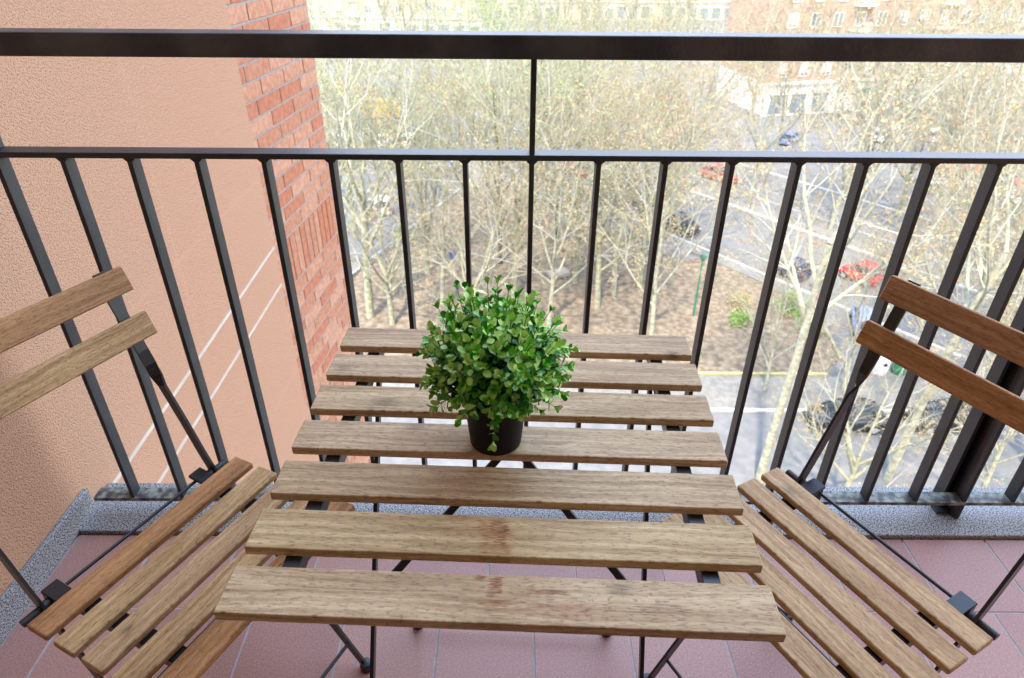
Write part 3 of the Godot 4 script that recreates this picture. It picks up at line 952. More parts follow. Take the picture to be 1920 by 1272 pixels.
func build_trees() -> void:
	var fresh := [Color(0.32, 0.32, 0.08), Color(0.24, 0.29, 0.08), Color(0.36, 0.33, 0.12), Color(0.34, 0.22, 0.09)]
	var rusty := [Color(0.42, 0.24, 0.11), Color(0.36, 0.30, 0.11), Color(0.40, 0.20, 0.09), Color(0.40, 0.35, 0.14)]
	var green := [Color(0.20, 0.27, 0.07), Color(0.30, 0.33, 0.08), Color(0.17, 0.25, 0.07)]
	var base := {"trunk": 8.5, "rad": 0.27, "lean": 0.0, "limbs": 7, "low": 0.55, "tilt_low": 0.85, "tilt_top": 0.30, "limb_len": 8.0, "k1": 7, "k2": 5, "k3": 3, "buds": 3, "bud_p": 0.6, "limb": Color(0.34, 0.335, 0.265), "twig": Color(0.25, 0.235, 0.165), "cols": fresh}
	var protos := []
	var grp := "bare plane trees in the park and streets"
	var specs := [
		["plane_tree", "tall pale plane tree with steep limbs and yellow-green buds", 101, {}, "bark"],
		["plane_tree", "bare pale forked tree with rusty seed balls in the park", 102, {"trunk": 7.0, "limbs": 7, "tilt_low": 0.8, "cols": rusty, "rad": 0.2, "k2": 6, "k3": 4}, "bark_white"],
		["plane_tree", "bare tree with a dark trunk and fresh yellow buds", 103, {"trunk": 9.5, "limbs": 7, "tilt_low": 0.6, "cols": fresh, "rad": 0.22, "limb": Color(0.26, 0.23, 0.17)}, "bark_dark"],
		["plane_tree", "pale many-limbed plane tree covered in green-yellow young leaves", 104, {"trunk": 6.5, "limbs": 9, "low": 0.6, "tilt_low": 0.6, "tilt_top": 0.15, "limb_len": 10.0, "cols": green, "bud_p": 0.8}, "bark"],
		["plane_tree", "bare street tree with long clean pale trunk", 105, {"trunk": 13.5, "rad": 0.215, "limbs": 7, "low": 0.72, "tilt_low": 0.75, "tilt_top": 0.3, "limb_len": 6.5, "bud_p": 0.35, "cols": rusty, "k2": 6, "k3": 4}, "bark_white"],
		["plane_tree", "bare greyish tree with wide spreading branches and few buds", 106, {"trunk": 6.0, "limbs": 8, "low": 0.5, "tilt_low": 1.05, "tilt_top": 0.4, "limb_len": 8.5, "bud_p": 0.35, "cols": rusty, "k2": 6, "k3": 4}, "bark"],
	]
	for s in specs:
		var o: Dictionary = base.duplicate()
		for k in s[3]: o[k] = s[3][k]
		protos.append(tree_proto(s[0], s[1], s[2], o, M[s[4]], grp))
	# [x, z, kind, scale, own label]; the trunks one can follow to the ground in the park
	var spots := [
		[0.2, -42.6, 3, 1.0, "pale many-limbed tree in the middle of the park"],
		[7.6, -42.7, 1, 0.9, "slender white-barked forked tree beside the pale stone slab"],
		[3.6, -50.1, 2, 0.95, "dark straight trunk behind the pale stone slab"],
		[-0.9, -48.2, 2, 0.85, "dark trunk close behind the pale many-limbed tree"],
		[-9.9, -39.6, 0, 1.1, "tall pale trunk just clear of the brick pier"],
		[-8.2, -38.6, 5, 0.75, "low forked tree with wide arms beside the blue sign"],
		[12.5, -23.6, 4, 1.0, "long pale trunk at the near kerb beside the earth bed"],
		[19.1, -23.9, 4, 0.95, "pale trunk at the near kerb between the two black cars"],
		[26.4, -23.8, 5, 0.95, "spreading bare tree at the near kerb past the black cars"],
		[-12.6, -45.4, 3, 0.9, "many-limbed tree at the corner of the side road kerb"],
		[9.4, -37.0, 1, 0.85, "thin forked tree on the earth beside the green lamp post"],
		[33.5, -49.0, 4, 0.9, "long-trunked street tree on the avenue side of the red car"],
		[4.0, -98.0, 3, 1.1, "leafy pale tree beside the bright green conifer"],
		[-22.0, -97.0, 3, 1.0, "leafy pale tree right beside the yellow van"],
		[48.0, -50.0, 5, 1.0, "wide bare tree beside the further red roofed kiosk"],
		[45.0, -95.0, 1, 0.9, "thin forked tree before the white ground floor of the brick block"],
	]
	# the others stand along the kerbs and on the squares and differ only in where they are
	for q in [[6.2, -41.0, 0, 0.85], [-13.8, -54.0, 0, 0.95], [-10.0, -60.0, 5, 0.9], [9.5, -52.0, 1, 1.0], [11.5, -46.5, 1, 0.9], [14.2, -57.5, 5, 0.9],
		[1.5, -58.0, 3, 0.95], [-4.0, -55.0, 0, 0.9], [6.5, -63.0, 2, 0.95], [-1.5, -67.0, 3, 1.0], [29.0, -56.0, 1, 1.0], [23.5, -62.5, 1, 1.0], [18.5, -70.5, 5, 1.0], [39.0, -43.0, 0, 0.9],
		[41.5, -57.0, 5, 1.0], [36.0, -67.0, 4, 1.0], [30.0, -75.0, 1, 1.0], [24.0, -84.0, 0, 1.0], [12.8, -52.2, 1, 0.95], [-5.0, -41.5, 1, 0.9], [-2.4, -36.6, 5, 0.7], [2.6, -38.4, 1, 0.9], [4.9, -45.0, 5, 0.85], [9.8, -44.4, 0, 0.85], [-6.6, -46.4, 3, 0.8], [-11.0, -51.0, 1, 0.95], [31.0, -33.0, 1, 0.9], [36.0, -36.5, 5, 0.9], [30.0, -40.5, 1, 0.85], [15.6, -21.6, 5, 0.60], [22.6, -22.2, 1, 0.66], [19.9, -31.3, 1, 0.62], [28.6, -22.6, 1, 0.7], [15.2, -31.2, 1, 0.55], [33.0, -29.0, 5, 0.8], [26.0, -34.6, 1, 0.7], [43.0, -62.5, 1, 0.95], [28.0, -31.0, 1, 0.8], [41.0, -50.0, 0, 0.9], [45.5, -45.0, 1, 0.9], [37.0, -59.5, 5, 0.95], [40.0, -100.5, 3, 1.1], [53.0, -99.5, 0, 1.05], [63.0, -96.0, 3, 1.1], [71.0, -98.0, 0, 1.0], [86.0, -92.0, 3, 1.1], [8.6, -57.6, 5, 0.85], [4.5, -69.0, 0, 0.9], [38.5, -52.0, 5, 0.9], [33.0, -60.0, 3, 0.85], [43.5, -72.0, 1, 1.0], [50.0, -76.0, 5, 0.95],
		[10.0, -76.0, 0, 1.05], [3.0, -80.0, 5, 1.0], [-6.0, -78.0, 3, 1.0], [-15.0, -86.0, 5, 1.0], [-21.0, -76.0, 0, 1.0], [-18.0, -64.0, 5, 0.9], [-20.0, -56.0, 0, 0.95],
		[-9.0, -96.0, 0, 1.0], [14.0, -94.0, 1, 1.0], [22.0, -100.0, 3, 1.0], [33.0, -94.0, 0, 1.0], [17.0, -82.0, 3, 0.9],
		[58.0, -92.0, 5, 0.9], [66.0, -78.0, 5, 1.0], [57.0, -66.0, 0, 0.9], [74.0, -93.0, 3, 1.0], [81.0, -84.0, 5, 1.05],
		[-30.0, -112.0, 0, 1.1], [-14.0, -116.0, 3, 1.1], [0.0, -118.0, 0, 1.1], [12.0, -116.0, 3, 1.1], [25.0, -120.0, 0, 1.0], [-38.0, -130.0, 3, 1.1],
		[-20.0, -136.0, 0, 1.1], [-4.0, -140.0, 3, 1.2], [10.0, -142.0, 3, 1.2], [24.0, -146.0, 0, 1.2], [36.0, -150.0, 3, 1.2], [2.0, -165.0, 3, 1.3], [20.0, -172.0, 0, 1.3], [-28.0, -160.0, 3, 1.2]]:
		spots.append([q[0], q[1], q[2], q[3], ""])
	var tree_kinds := ["tall pale plane tree with steep limbs", "slim pale forked tree with rusty seed balls", "dark-trunked bare tree with yellow buds", "many-limbed pale tree with green-yellow young leaves", "long-trunked pale street tree", "wide spreading bare grey tree"]
	var used := {}
	var rng := RandomNumberGenerator.new()
	rng.seed = 500
	for s in spots:
		var k: int = s[2]
		var at := Vector3(s[0], GROUND, s[1])
		var turn := rng.randf() * TAU
		var src: Node3D = protos[k]
		if not used.has(k) and s[4] == "":
			used[k] = true
			src.position = at
			src.rotation.y = turn
			src.scale = Vector3.ONE * s[3]
		else:
			src = copy(src, "plane_tree", at, turn, s[3], s[4])
		if s[4] == "": src.set_meta("label", tree_kinds[k] + " " + tree_zone(s[0], s[1]))
	var dark := [Color(0.05, 0.11, 0.04), Color(0.08, 0.16, 0.05), Color(0.12, 0.18, 0.06)]
	var lime := [Color(0.16, 0.28, 0.06), Color(0.22, 0.33, 0.08), Color(0.12, 0.22, 0.05)]
	evergreen("evergreen_tree", "dark evergreen tree among bare trunks behind the park", Vector3(4.6, GROUND, -73.0), 9.0, 3.0, 610, dark, 3800)
	evergreen("evergreen_tree", "bright green conifer rising above the bare crowns", Vector3(-3.5, GROUND, -104.0), 15.0, 3.6, 611, lime, 4200)
	evergreen("evergreen_tree", "green leafy tree near the far pale house", Vector3(-9.0, GROUND, -150.0), 17.0, 5.0, 612, lime, 4200)
	evergreen("green_shrub", "bright green spreading shrub in the bare earth bed", Vector3(19.9, GROUND, -40.6), 1.5, 1.25, 613, lime, 1500, false)
	evergreen("green_shrub", "small green shrub nearest the middle of the earth bed", Vector3(15.9, GROUND, -39.0), 0.9, 0.8, 614, lime, 800, false)
	evergreen("brown_shrub", "yellow-brown dry shrub beside the small green one", Vector3(16.6, GROUND, -41.4), 1.1, 0.9, 615, [Color(0.30, 0.24, 0.10), Color(0.26, 0.28, 0.09)], 700, false)
	evergreen("green_shrub", "loose olive shrub at the path edge of the earth bed", Vector3(20.3, GROUND, -37.6), 1.2, 1.1, 616, [Color(0.20, 0.22, 0.08), Color(0.26, 0.26, 0.11), Color(0.13, 0.22, 0.06)], 900, false)
	evergreen("green_shrub", "low green clump beside the left road", Vector3(-9.6, GROUND, -53.0), 1.0, 1.2, 617, lime, 700, false)
	evergreen("green_shrub", "dark green shrub by the parked dark cars", Vector3(11.6, GROUND, -53.6), 1.3, 1.2, 618, dark, 900, false)

# ------------------------------------------------------------------ vehicles
func build_car(called: String, label: String, at: Vector2, turn: float, paint: Color, L := 4.1, Hc := 1.46, group := "cars in the streets below") -> void:
	var t := thing(called, label, "car", Vector3(at.x, GROUND + 0.012, at.y), turn, group)
	var pm := mat(paint, 0.25)
	pm.clearcoat_enabled = true
	pm.clearcoat = 0.6
	pm.clearcoat_roughness = 0.08
	var k := L / 4.2
	var st := [[-2.10, 0.60, 0.70], [-2.06, 0.84, 0.78], [-1.75, 0.95, 0.84], [-1.0, 0.97, 0.87], [0.2, 0.95, 0.88], [0.95, 0.92, 0.87], [1.5, 0.84, 0.84], [1.95, 0.70, 0.77], [2.10, 0.52, 0.66]]
	var b := MB.new()
	var rings := []
	for s in st:
		var x: float = s[0] * k
		var yt: float = s[1] * Hc / 1.46
		var hw: float = s[2]
		var yb := 0.24
		rings.append([Vector3(x, yb, -hw * 0.9), Vector3(x, (yb + yt) * 0.5, -hw), Vector3(x, yt - 0.07, -hw * 0.96), Vector3(x, yt, -hw * 0.86), Vector3(x, yt + 0.015, 0), Vector3(x, yt, hw * 0.86), Vector3(x, yt - 0.07, hw * 0.96), Vector3(x, (yb + yt) * 0.5, hw), Vector3(x, yb, hw * 0.9)])
	for i in rings.size() - 1:
		var cen := Vector3((rings[i][0].x + rings[i + 1][0].x) / 2, 0.55, 0)
		for q in 9:
			var a: Vector3 = rings[i][q]
			var c: Vector3 = rings[i][(q + 1) % 9]
			var d: Vector3 = rings[i + 1][(q + 1) % 9]
			var e: Vector3 = rings[i + 1][q]
			var na := (a - cen) * Vector3(0.15, 1, 1)
			var nc := (c - cen) * Vector3(0.15, 1, 1)
			var nd := (d - cen) * Vector3(0.15, 1, 1)
			var ne := (e - cen) * Vector3(0.15, 1, 1)
			b.tri_n(a, c, d, na.normalized(), nc.normalized(), nd.normalized())
			b.tri_n(a, d, e, na.normalized(), nd.normalized(), ne.normalized())
	for q in [0, rings.size() - 1]:
		var nx := Vector3(-1 if q == 0 else 1, 0, 0)
		for w in range(1, 8): b.tri_n(rings[q][0], rings[q][w], rings[q][w + 1], nx, nx, nx)
	part("body", b.mesh(), pm, t)
	# cabin: a curved shell, glass below and painted roof above
	var y0 := 0.93 * Hc / 1.46
	var cs := [[-1.95, 0.93], [-1.78, 1.10], [-1.50, 1.29], [-1.10, 1.41], [-0.60, 1.455], [-0.10, 1.45], [0.25, 1.39], [0.60, 1.22], [0.95, 1.02], [1.12, 0.92]]
	var low := []
	var top := []
	for q in cs:
		var hh: float = q[1] * Hc / 1.46
		var f := clampf((hh - y0) / (Hc - y0), 0, 1)
		low.append(Vector3(q[0] * k, minf(y0, hh), 0.815 - 0.05 * absf(q[0] + 0.4)))
		top.append(Vector3(q[0] * k, hh, lerpf(0.78, 0.60, f)))
	var mz := Vector3(1, 1, -1)
	var gl := MB.new()
	var rf := MB.new()
	var pls := [MB.new(), MB.new()]
	for i in cs.size() - 1:
		var roofed: bool = cs[i][1] > 1.27 and cs[i + 1][1] > 1.27
		for sd in [Vector3.ONE, mz]:
			var nz := Vector3(0, 0.35, sd.z).normalized()
			var pl: MB = pls[0] if sd.z > 0 else pls[1]
			gl.tri_n(low[i] * sd, low[i + 1] * sd, top[i + 1] * sd, nz, nz, nz)
			gl.tri_n(low[i] * sd, top[i + 1] * sd, top[i] * sd, nz, nz, nz)
			pl.tube(top[i] * sd, top[i + 1] * sd, 0.035, 0.035, 5)
			if i in [0, 3, 5]: pl.tube(low[i + (1 if i == 0 else 0)] * sd, top[i + (1 if i == 0 else 0)] * sd, 0.035, 0.035, 5)
		var slope: Vector3 = top[i + 1] - top[i]
		var na := Vector3(-slope.y, slope.x, 0).normalized()
		var tgt := rf if roofed else gl
		var up := Vector3(0, 0.035, 0) if roofed else Vector3.ZERO
		var mid0: Vector3 = Vector3(top[i].x, top[i].y, 0) + up
		var mid1: Vector3 = Vector3(top[i + 1].x, top[i + 1].y, 0) + up
		for sd in [Vector3.ONE, mz]:
			var ns := (na + Vector3(0, 0, sd.z * 0.25)).normalized()
			tgt.tri_n(top[i] * sd, top[i + 1] * sd, mid1, ns, ns, na)
			tgt.tri_n(top[i] * sd, mid1, mid0, ns, na, na)
	part("windows", gl.mesh(), M.glass_dark, t)
	for pl in pls: part("window_frame", pl.mesh(), pm, t)
	part("roof", rf.mesh(), pm, t)
	for s in [-1.0, 1.0]:
		for x in [-1.32 * k, 1.32 * k]:
			b = MB.new()
			b.tube(Vector3(x, 0.30, s * 0.68), Vector3(x, 0.30, s * 0.865), 0.31, 0.31, 16, true)
			var wh := part("wheel", b.mesh(), M.tyre, t)
			b = MB.new()
			b.tube(Vector3(x, 0.30, s * 0.80), Vector3(x, 0.30, s * 0.872), 0.19, 0.19, 12, true)
			part("rim", b.mesh(), M.rim, wh)
		b = MB.new()
		b.box(Vector3(1.93 * k, 0.60, s * 0.58), Vector3(0.22, 0.12, 0.26), 0.03)
		part("headlight", b.mesh(), M.lamp_white, t)
		b = MB.new()
		b.box(Vector3(-2.05 * k, 0.74, s * 0.64), Vector3(0.10, 0.16, 0.20), 0.02)
		part("tail_light", b.mesh(), M.lamp_red, t)
		b = MB.new()
		b.box(Vector3(0.75 * k, 0.97, s * 0.93), Vector3(0.12, 0.11, 0.16), 0.03)
		part("mirror", b.mesh(), pm, t)

func build_van(called: String, label: String, at: Vector2, turn: float, paint: Color) -> void:
	var t := thing(called, label, "van", Vector3(at.x, GROUND + 0.012, at.y), turn)
	var pm := mat(paint, 0.4)
	var b := MB.new()
	b.box(Vector3(-0.7, 1.55, 0), Vector3(3.9, 2.2, 2.0), 0.06)
	part("cargo_box", b.mesh(), pm, t)
	b = MB.new()
	b.box(Vector3(2.0, 1.0, 0), Vector3(1.4, 1.2, 1.9), 0.12)
	b.box(Vector3(1.75, 1.75, 0), Vector3(0.8, 0.7, 1.7), 0.15)
	part("cab", b.mesh(), pm, t)
	b = MB.new()
	b.bbox(Transform3D(Basis(Vector3.BACK, 0.3), Vector3(2.15, 1.75, 0)), Vector3(0.06, 0.6, 1.5), 0.02)
	part("windscreen", b.mesh(), M.glass_dark, t)
	for s in [-1.0, 1.0]:
		for x in [-1.6, 1.9]:
			b = MB.new()
			b.tube(Vector3(x, 0.36, s * 0.75), Vector3(x, 0.36, s * 0.98), 0.36, 0.36, 14, true)
			part("wheel", b.mesh(), M.tyre, t)

# ------------------------------------------------------------------ streets
func flat_poly(pts: PackedVector2Array, y: float) -> ArrayMesh:
	var b := MB.new()
	var idx := Geometry2D.triangulate_polygon(pts)
	for i in range(0, idx.size(), 3):
		var P := []
		for k in 3:
			var q := pts[idx[i + k]]
			P.append(Vector3(q.x, y, q.y))
		b.tri_n(P[0], P[1], P[2], Vector3.UP, Vector3.UP, Vector3.UP)
	return b.mesh()

func slab_poly(pts: PackedVector2Array, y0: float, y1: float) -> ArrayMesh:
	var b := MB.new()
	var idx := Geometry2D.triangulate_polygon(pts)
	for i in range(0, idx.size(), 3):
		var P := []
		for k in 3:
			var q := pts[idx[i + k]]
			P.append(Vector3(q.x, y1, q.y))
		b.tri_n(P[0], P[1], P[2], Vector3.UP, Vector3.UP, Vector3.UP)
	var cen := Vector2.ZERO
	for q in pts: cen += q / pts.size()
	for i in pts.size():
		var a := pts[i]
		var c := pts[(i + 1) % pts.size()]
		var nn := Vector3(c.y - a.y, 0, a.x - c.x).normalized()
		if nn.dot(Vector3((a.x + c.x) / 2 - cen.x, 0, (a.y + c.y) / 2 - cen.y)) < 0: nn = -nn
		b.tri_n(Vector3(a.x, y0, a.y), Vector3(c.x, y0, c.y), Vector3(c.x, y1, c.y), nn, nn, nn)
		b.tri_n(Vector3(a.x, y0, a.y), Vector3(c.x, y1, c.y), Vector3(a.x, y1, a.y), nn, nn, nn)
	return b.mesh()

func strip(a: Vector2, c: Vector2, w: float, y0: float, y1: float) -> ArrayMesh:
	var d := (c - a).normalized()
	var s := Vector2(-d.y, d.x) * w / 2
	return slab_poly(PackedVector2Array([a - s, c - s, c + s, a + s]), y0, y1)

const RD := Vector2(0.61, 0.7924)      # direction of the diagonal avenue in x, z
const RN := Vector2(0.7924, -0.61)
func av(nrm: float, along: float) -> Vector2:   # point of the avenue: distance across, distance along
	return RN * nrm + RD * along

func build_streets() -> void:
	var g := GROUND
	var b := MB.new()
	for i in 1: b.quad(Vector3(-900, g, 60), Vector3(-900, g, -1500), Vector3(900, g, -1500), Vector3(900, g, 60))
	structure("ground", b.mesh(), M.asphalt)
	# near street along the house, its far pavement with kerb
	structure("near_road", flat_poly(PackedVector2Array([Vector2(-80, -14), Vector2(-80, -29.2), Vector2(60, -29.2), Vector2(60, -14)]), g + 0.006), M.road)
	structure("near_pavement", slab_poly(PackedVector2Array([Vector2(-60, -29.4), Vector2(-60, -32.6), Vector2(30, -32.6), Vector2(30, -29.4)]), g - 0.05, g + 0.12), M.pavement)
	structure("near_kerb", strip(Vector2(-60, -29.32), Vector2(30, -29.32), 0.16, g - 0.05, g + 0.125), M.kerb)
	# the park of bare earth between the two diagonal streets
	var k0 := av(42.4, -18.0)
	var k1 := av(42.4, -58.0)
	structure("park_earth", slab_poly(PackedVector2Array([Vector2(-16.5, -33.2), Vector2(11.7, -33.2), Vector2(12.6, -49.0), av(41.0, -29.0), av(41.0, -58.0), Vector2(-3.5, -70.0), Vector2(-13.0, -45.0)]), g - 0.05, g + 0.10), M.earth)
	structure("earth_bed", slab_poly(PackedVector2Array([Vector2(11.4, -33.0), Vector2(19.4, -33.0), Vector2(21.0, -34.6), Vector2(22.0, -41.5), av(43.0, -26.5), av(43.0, -29.5), Vector2(12.2, -49.4)]), g - 0.05, g + 0.115), M.earth)
	structure("bed_edging", strip(Vector2(11.4, -32.86), Vector2(19.6, -32.86), 0.22, g - 0.05, g + 0.20), M.edging)
	structure("bed_edging", strip(Vector2(21.14, -34.6), Vector2(22.14, -41.5), 0.16, g - 0.05, g + 0.17), M.edging)
	structure("path", flat_poly(PackedVector2Array([Vector2(21.5, -29.4), Vector2(30.0, -29.4), Vector2(30.0, -35.5), av(44.1, -18.0), av(44.1, -24.5), Vector2(22.3, -41.0)]), g + 0.008), M.pavement)
	# diagonal avenue: pavement, kerb, two carriageways with a median
	structure("avenue_pavement", slab_poly(PackedVector2Array([av(43.05, -24.0), av(44.3, -24.0), av(44.3, -95.0), av(41.05, -95.0), av(41.05, -31.0), av(43.05, -31.0)]), g - 0.05, g + 0.125), M.pavement)
	structure("avenue_kerb", strip(av(44.42, -10.0), av(44.42, -95.0), 0.2, g - 0.05, g + 0.13), M.kerb)
	structure("avenue_road", flat_poly(PackedVector2Array([av(44.5, 10.0), av(66.5, 10.0), av(66.5, -110.0), av(44.5, -110.0)]), g + 0.010), M.road)
	structure("avenue_median", slab_poly(PackedVector2Array([av(55.0, 10.0), av(56.6, 10.0), av(56.6, -95.0), av(55.0, -95.0)]), g - 0.05, g + 0.13), M.pavement)
	structure("median_kerb", strip(av(54.88, 10.0), av(54.88, -95.0), 0.24, g - 0.05, g + 0.14), M.kerb)
	structure("avenue_kerb", strip(av(66.6, 10.0), av(66.6, -95.0), 0.2, g - 0.05, g + 0.13), M.kerb)
	for nn in [61.6]:
		for i in 16:
			structure("lane_mark", strip(av(nn, -i * 5.0), av(nn, -i * 5.0 - 2.4), 0.14, g + 0.011, g + 0.015), M.road_paint)
	structure("edge_line", strip(av(59.0, 8.0), av(59.0, -90.0), 0.13, g + 0.011, g + 0.015), M.road_paint)
	# street on the other side of the park
	structure("side_road", flat_poly(PackedVector2Array([Vector2(-14.0, -42.0), Vector2(-4.6, -69.5), Vector2(-14.5, -73.0), Vector2(-24.5, -44.0)]), g + 0.012), M.road)
	structure("side_kerb", strip(Vector2(-13.6, -43.5), Vector2(-4.2, -69.5), 0.2, g - 0.05, g + 0.13), M.kerb)
	# square with parking in front of the far houses
	structure("parking_lot", flat_poly(PackedVector2Array([Vector2(30.0, -76.0), Vector2(90.0, -70.0), Vector2(95.0, -100.0), Vector2(34.0, -108.0)]), g + 0.012), M.road)
	structure("far_pavement", slab_poly(PackedVector2Array([Vector2(36.0, -106.5), Vector2(96.0, -92.5), Vector2(97.0, -97.0), Vector2(37.0, -111.0)]), g - 0.05, g + 0.13), M.pavement)
	structure("far_lawn", slab_poly(PackedVector2Array([Vector2(-16.0, -98.0), Vector2(26.0, -92.0), Vector2(28.0, -118.0), Vector2(-14.0, -122.0)]), g - 0.05, g + 0.1), M.earth)

func build_street_things() -> void:
	var g := GROUND
	var along := atan2(-RD.y, RD.x)
	build_car("parked_car", "black hatchback parked at the near kerb by the pale trunk", Vector2(18.6, -28.1), PI, Color(0.10, 0.12, 0.14), 4.2, 1.46)
	build_car("parked_car", "black car parked at the near kerb behind the right-hand post", Vector2(24.3, -28.1), PI, Color(0.08, 0.09, 0.10), 4.3, 1.46)
	build_car("red_car", "small crimson hatchback driving along the avenue", Vector2(27.3, -46.0), along + PI, Color(0.72, 0.10, 0.16), 2.9, 1.5)
	build_car("parked_car", "dark blue car parked at the avenue kerb near the sign board", av(46.0, -23.6), along + PI, Color(0.13, 0.15, 0.26), 2.9, 1.42)
	build_car("parked_car", "black car parked at the avenue kerb behind rusty twigs", av(46.0, -35.0), along, Color(0.08, 0.08, 0.09))
	build_car("parked_car", "silver blue car parked at the avenue kerb next to a black one", av(46.0, -39.8), along, Color(0.36, 0.42, 0.52))
	build_car("parked_car", "navy car parked further up the avenue kerb", av(46.0, -44.8), along, Color(0.12, 0.16, 0.30))
	build_car("parked_car", "bright red car parked at the top of the park", Vector2(6.4, -70.6), along, Color(0.80, 0.14, 0.10))
	build_car("parked_car", "orange-red car on the far carriageway of the avenue", Vector2(22.4, -69.6), along, Color(0.82, 0.25, 0.16))
	build_car("parked_car", "grey car parked at the far end of the avenue", av(46.0, -52.0), along, Color(0.5, 0.52, 0.55))
	var row := [["white car parked across the side road, first of the pale row", -21.5, 0.86], ["silver car in the pale row across the side road", -18.6, 0.66], ["white car in the pale row beside a silver one", -15.7, 0.88], ["light grey car closing the pale row across the side road", -12.7, 0.74]]
	for r in row:
		build_car("parked_car", r[0], Vector2(r[1], -82.5), 1.45, Color(r[2], r[2], r[2] + 0.01), 4.0)
	build_car("parked_car", "white car standing on the side road under forked limbs", Vector2(-12.6, -60.2), 1.9, Color(0.87, 0.87, 0.86), 4.0)
	build_car("parked_car", "pale blue car parked where the side road meets the square", Vector2(-8.0, -72.5), 0.3, Color(0.55, 0.63, 0.74), 4.0)
	build_car("parked_car", "bright red car far beyond the pale row", Vector2(-27.0, -112.0), 0.4, Color(0.78, 0.15, 0.13))
	build_car("parked_car", "pinkish red car far beyond the pale row", Vector2(-22.4, -109.0), 0.4, Color(0.74, 0.28, 0.27))
	var lot := [[47.0, -86.0, "white car in the square lot, parked nose to nose with another", 0.88], [50.4, -87.5, "white car standing alone in the middle of the lot", 0.9], [54.0, -86.0, "white estate car in the square lot by the bare tree", 0.86], [57.2, -84.0, "off-white car at the open side of the lot", 0.83], [62.5, -83.0, "light silver car at the open side of the lot", 0.72], [47.5, -97.0, "silver car near the pavement of the brick house", 0.7], [51.0, -97.5, "white car near the pavement of the brick house", 0.88], [58.0, -98.0, "grey car near the pavement of the brick house", 0.6], [66.0, -86.0, "pale grey car at the far corner of the lot", 0.78]]
	for r in lot:
		build_car("parked_car", r[2], Vector2(r[0], r[1]), 1.2, Color(r[3], r[3], r[3]), 4.2)
	build_car("parked_car", "dull blue car standing alone at the avenue end", Vector2(35.0, -84.0), 0.9, Color(0.40, 0.46, 0.58), 4.0)
	build_van("yellow_van", "yellow box van seen through bare branches", Vector2(-18.2, -94.5), 0.1, Color(0.90, 0.70, 0.16))
	build_car("parked_car", "pale blue car parked on the path beside the earth bed", Vector2(24.4, -38.6), 1.2, Color(0.50, 0.58, 0.74), 4.2)
	# sign board on two posts at the avenue kerb
	var t := thing("notice_board", "pale notice board on two green posts with red feet at the kerb", "board", Vector3(22.7, g + 0.125, -43.2), -along + 0.6)
	for s in [-1.0, 1.0]:
		var b := MB.new()
		b.box(Vector3(s * 0.5, 1.2, 0), Vector3(0.12, 1.4, 0.12), 0.01)
		part("post", b.mesh(), M.green_paint, t)
		b = MB.new()
		b.box(Vector3(s * 0.5, 0.26, 0), Vector3(0.18, 0.56, 0.18), 0.02)
		part("foot", b.mesh(), M.red_paint, t)
	var bb := MB.new()
	bb.box(Vector3(0, 1.75, 0), Vector3(1.3, 0.5, 0.08), 0.01)
	part("board", bb.mesh(), mat(Color(0.80, 0.70, 0.58), 0.6), t)
	bb = MB.new()
	bb.box(Vector3(0, 2.04, 0), Vector3(1.4, 0.07, 0.16), 0.01)
	part("cap", bb.mesh(), M.white_metal, t)
	# round recycling bins
	for q in [[23.0, -33.3, "white_bin", "white round recycling bin beside the green one", M.white_metal], [24.2, -33.3, "green_bin", "green round recycling bin beside the white one", M.green_paint]]:
		t = thing(q[2], q[3], "bin", Vector3(q[0], g + 0.01, q[1]))
		bb = MB.new()
		bb.lathe([Vector2(0, 0), Vector2(0.42, 0), Vector2(0.47, 0.4), Vector2(0.46, 0.8), Vector2(0.36, 1.05), Vector2(0.18, 1.18), Vector2(0, 1.2)], 18)
		part("body", bb.mesh(), q[4], t)
		bb = MB.new()
		bb.tube(Vector3(0, 0.82, 0.36), Vector3(0, 0.82, 0.47), 0.12, 0.12, 12, true)
		part("opening", bb.mesh(), M.rubber, t)
	# lamp posts and the blue sign
	for q in [[12.9, -40.0, "slim green lamp post at the edge of the earth bed"], [36.2, -47.2, "slim green lamp post on the avenue median"]]:
		t = thing("lamp_post", q[2], "lamp post", Vector3(q[0], g + 0.05, q[1]))
		bb = MB.new()
		bb.tube(Vector3(0, 0, 0), Vector3(0, 4.4, 0), 0.08, 0.05, 8)
		part("pole", bb.mesh(), M.green_paint, t)
		bb = MB.new()
		bb.lathe([Vector2(0, 4.3), Vector2(0.12, 4.4), Vector2(0.2, 4.75), Vector2(0.05, 4.85), Vector2(0, 4.85)], 10)
		part("lantern", bb.mesh(), M.green_paint, t)
	t = thing("blue_sign", "small blue sign on a thin grey pole in the park", "sign", Vector3(-4.2, g + 0.09, -42.8), 0.2)
	bb = MB.new()
	bb.tube(Vector3(0, 0, 0), Vector3(0, 3.6, 0), 0.035, 0.035, 8)
	part("pole", bb.mesh(), M.rim, t)
	bb = MB.new()
	bb.box(Vector3(0, 3.3, 0.05), Vector3(0.5, 0.6, 0.03), 0.008)
	part("plate", bb.mesh(), M.blue_paint, t)
	# pale stone slab lying on the earth
	t = thing("stone_slab", "pale flat stone slab lying on the park earth", "stone", Vector3(3.7, g + 0.09, -46.3), 0.4)
	bb = MB.new()
	bb.bbox(Transform3D(Basis(Vector3.BACK, 0.06), Vector3(0, 0.16, 0)), Vector3(1.6, 0.34, 1.1), 0.06)
	part("slab", bb.mesh(), M.stone, t)
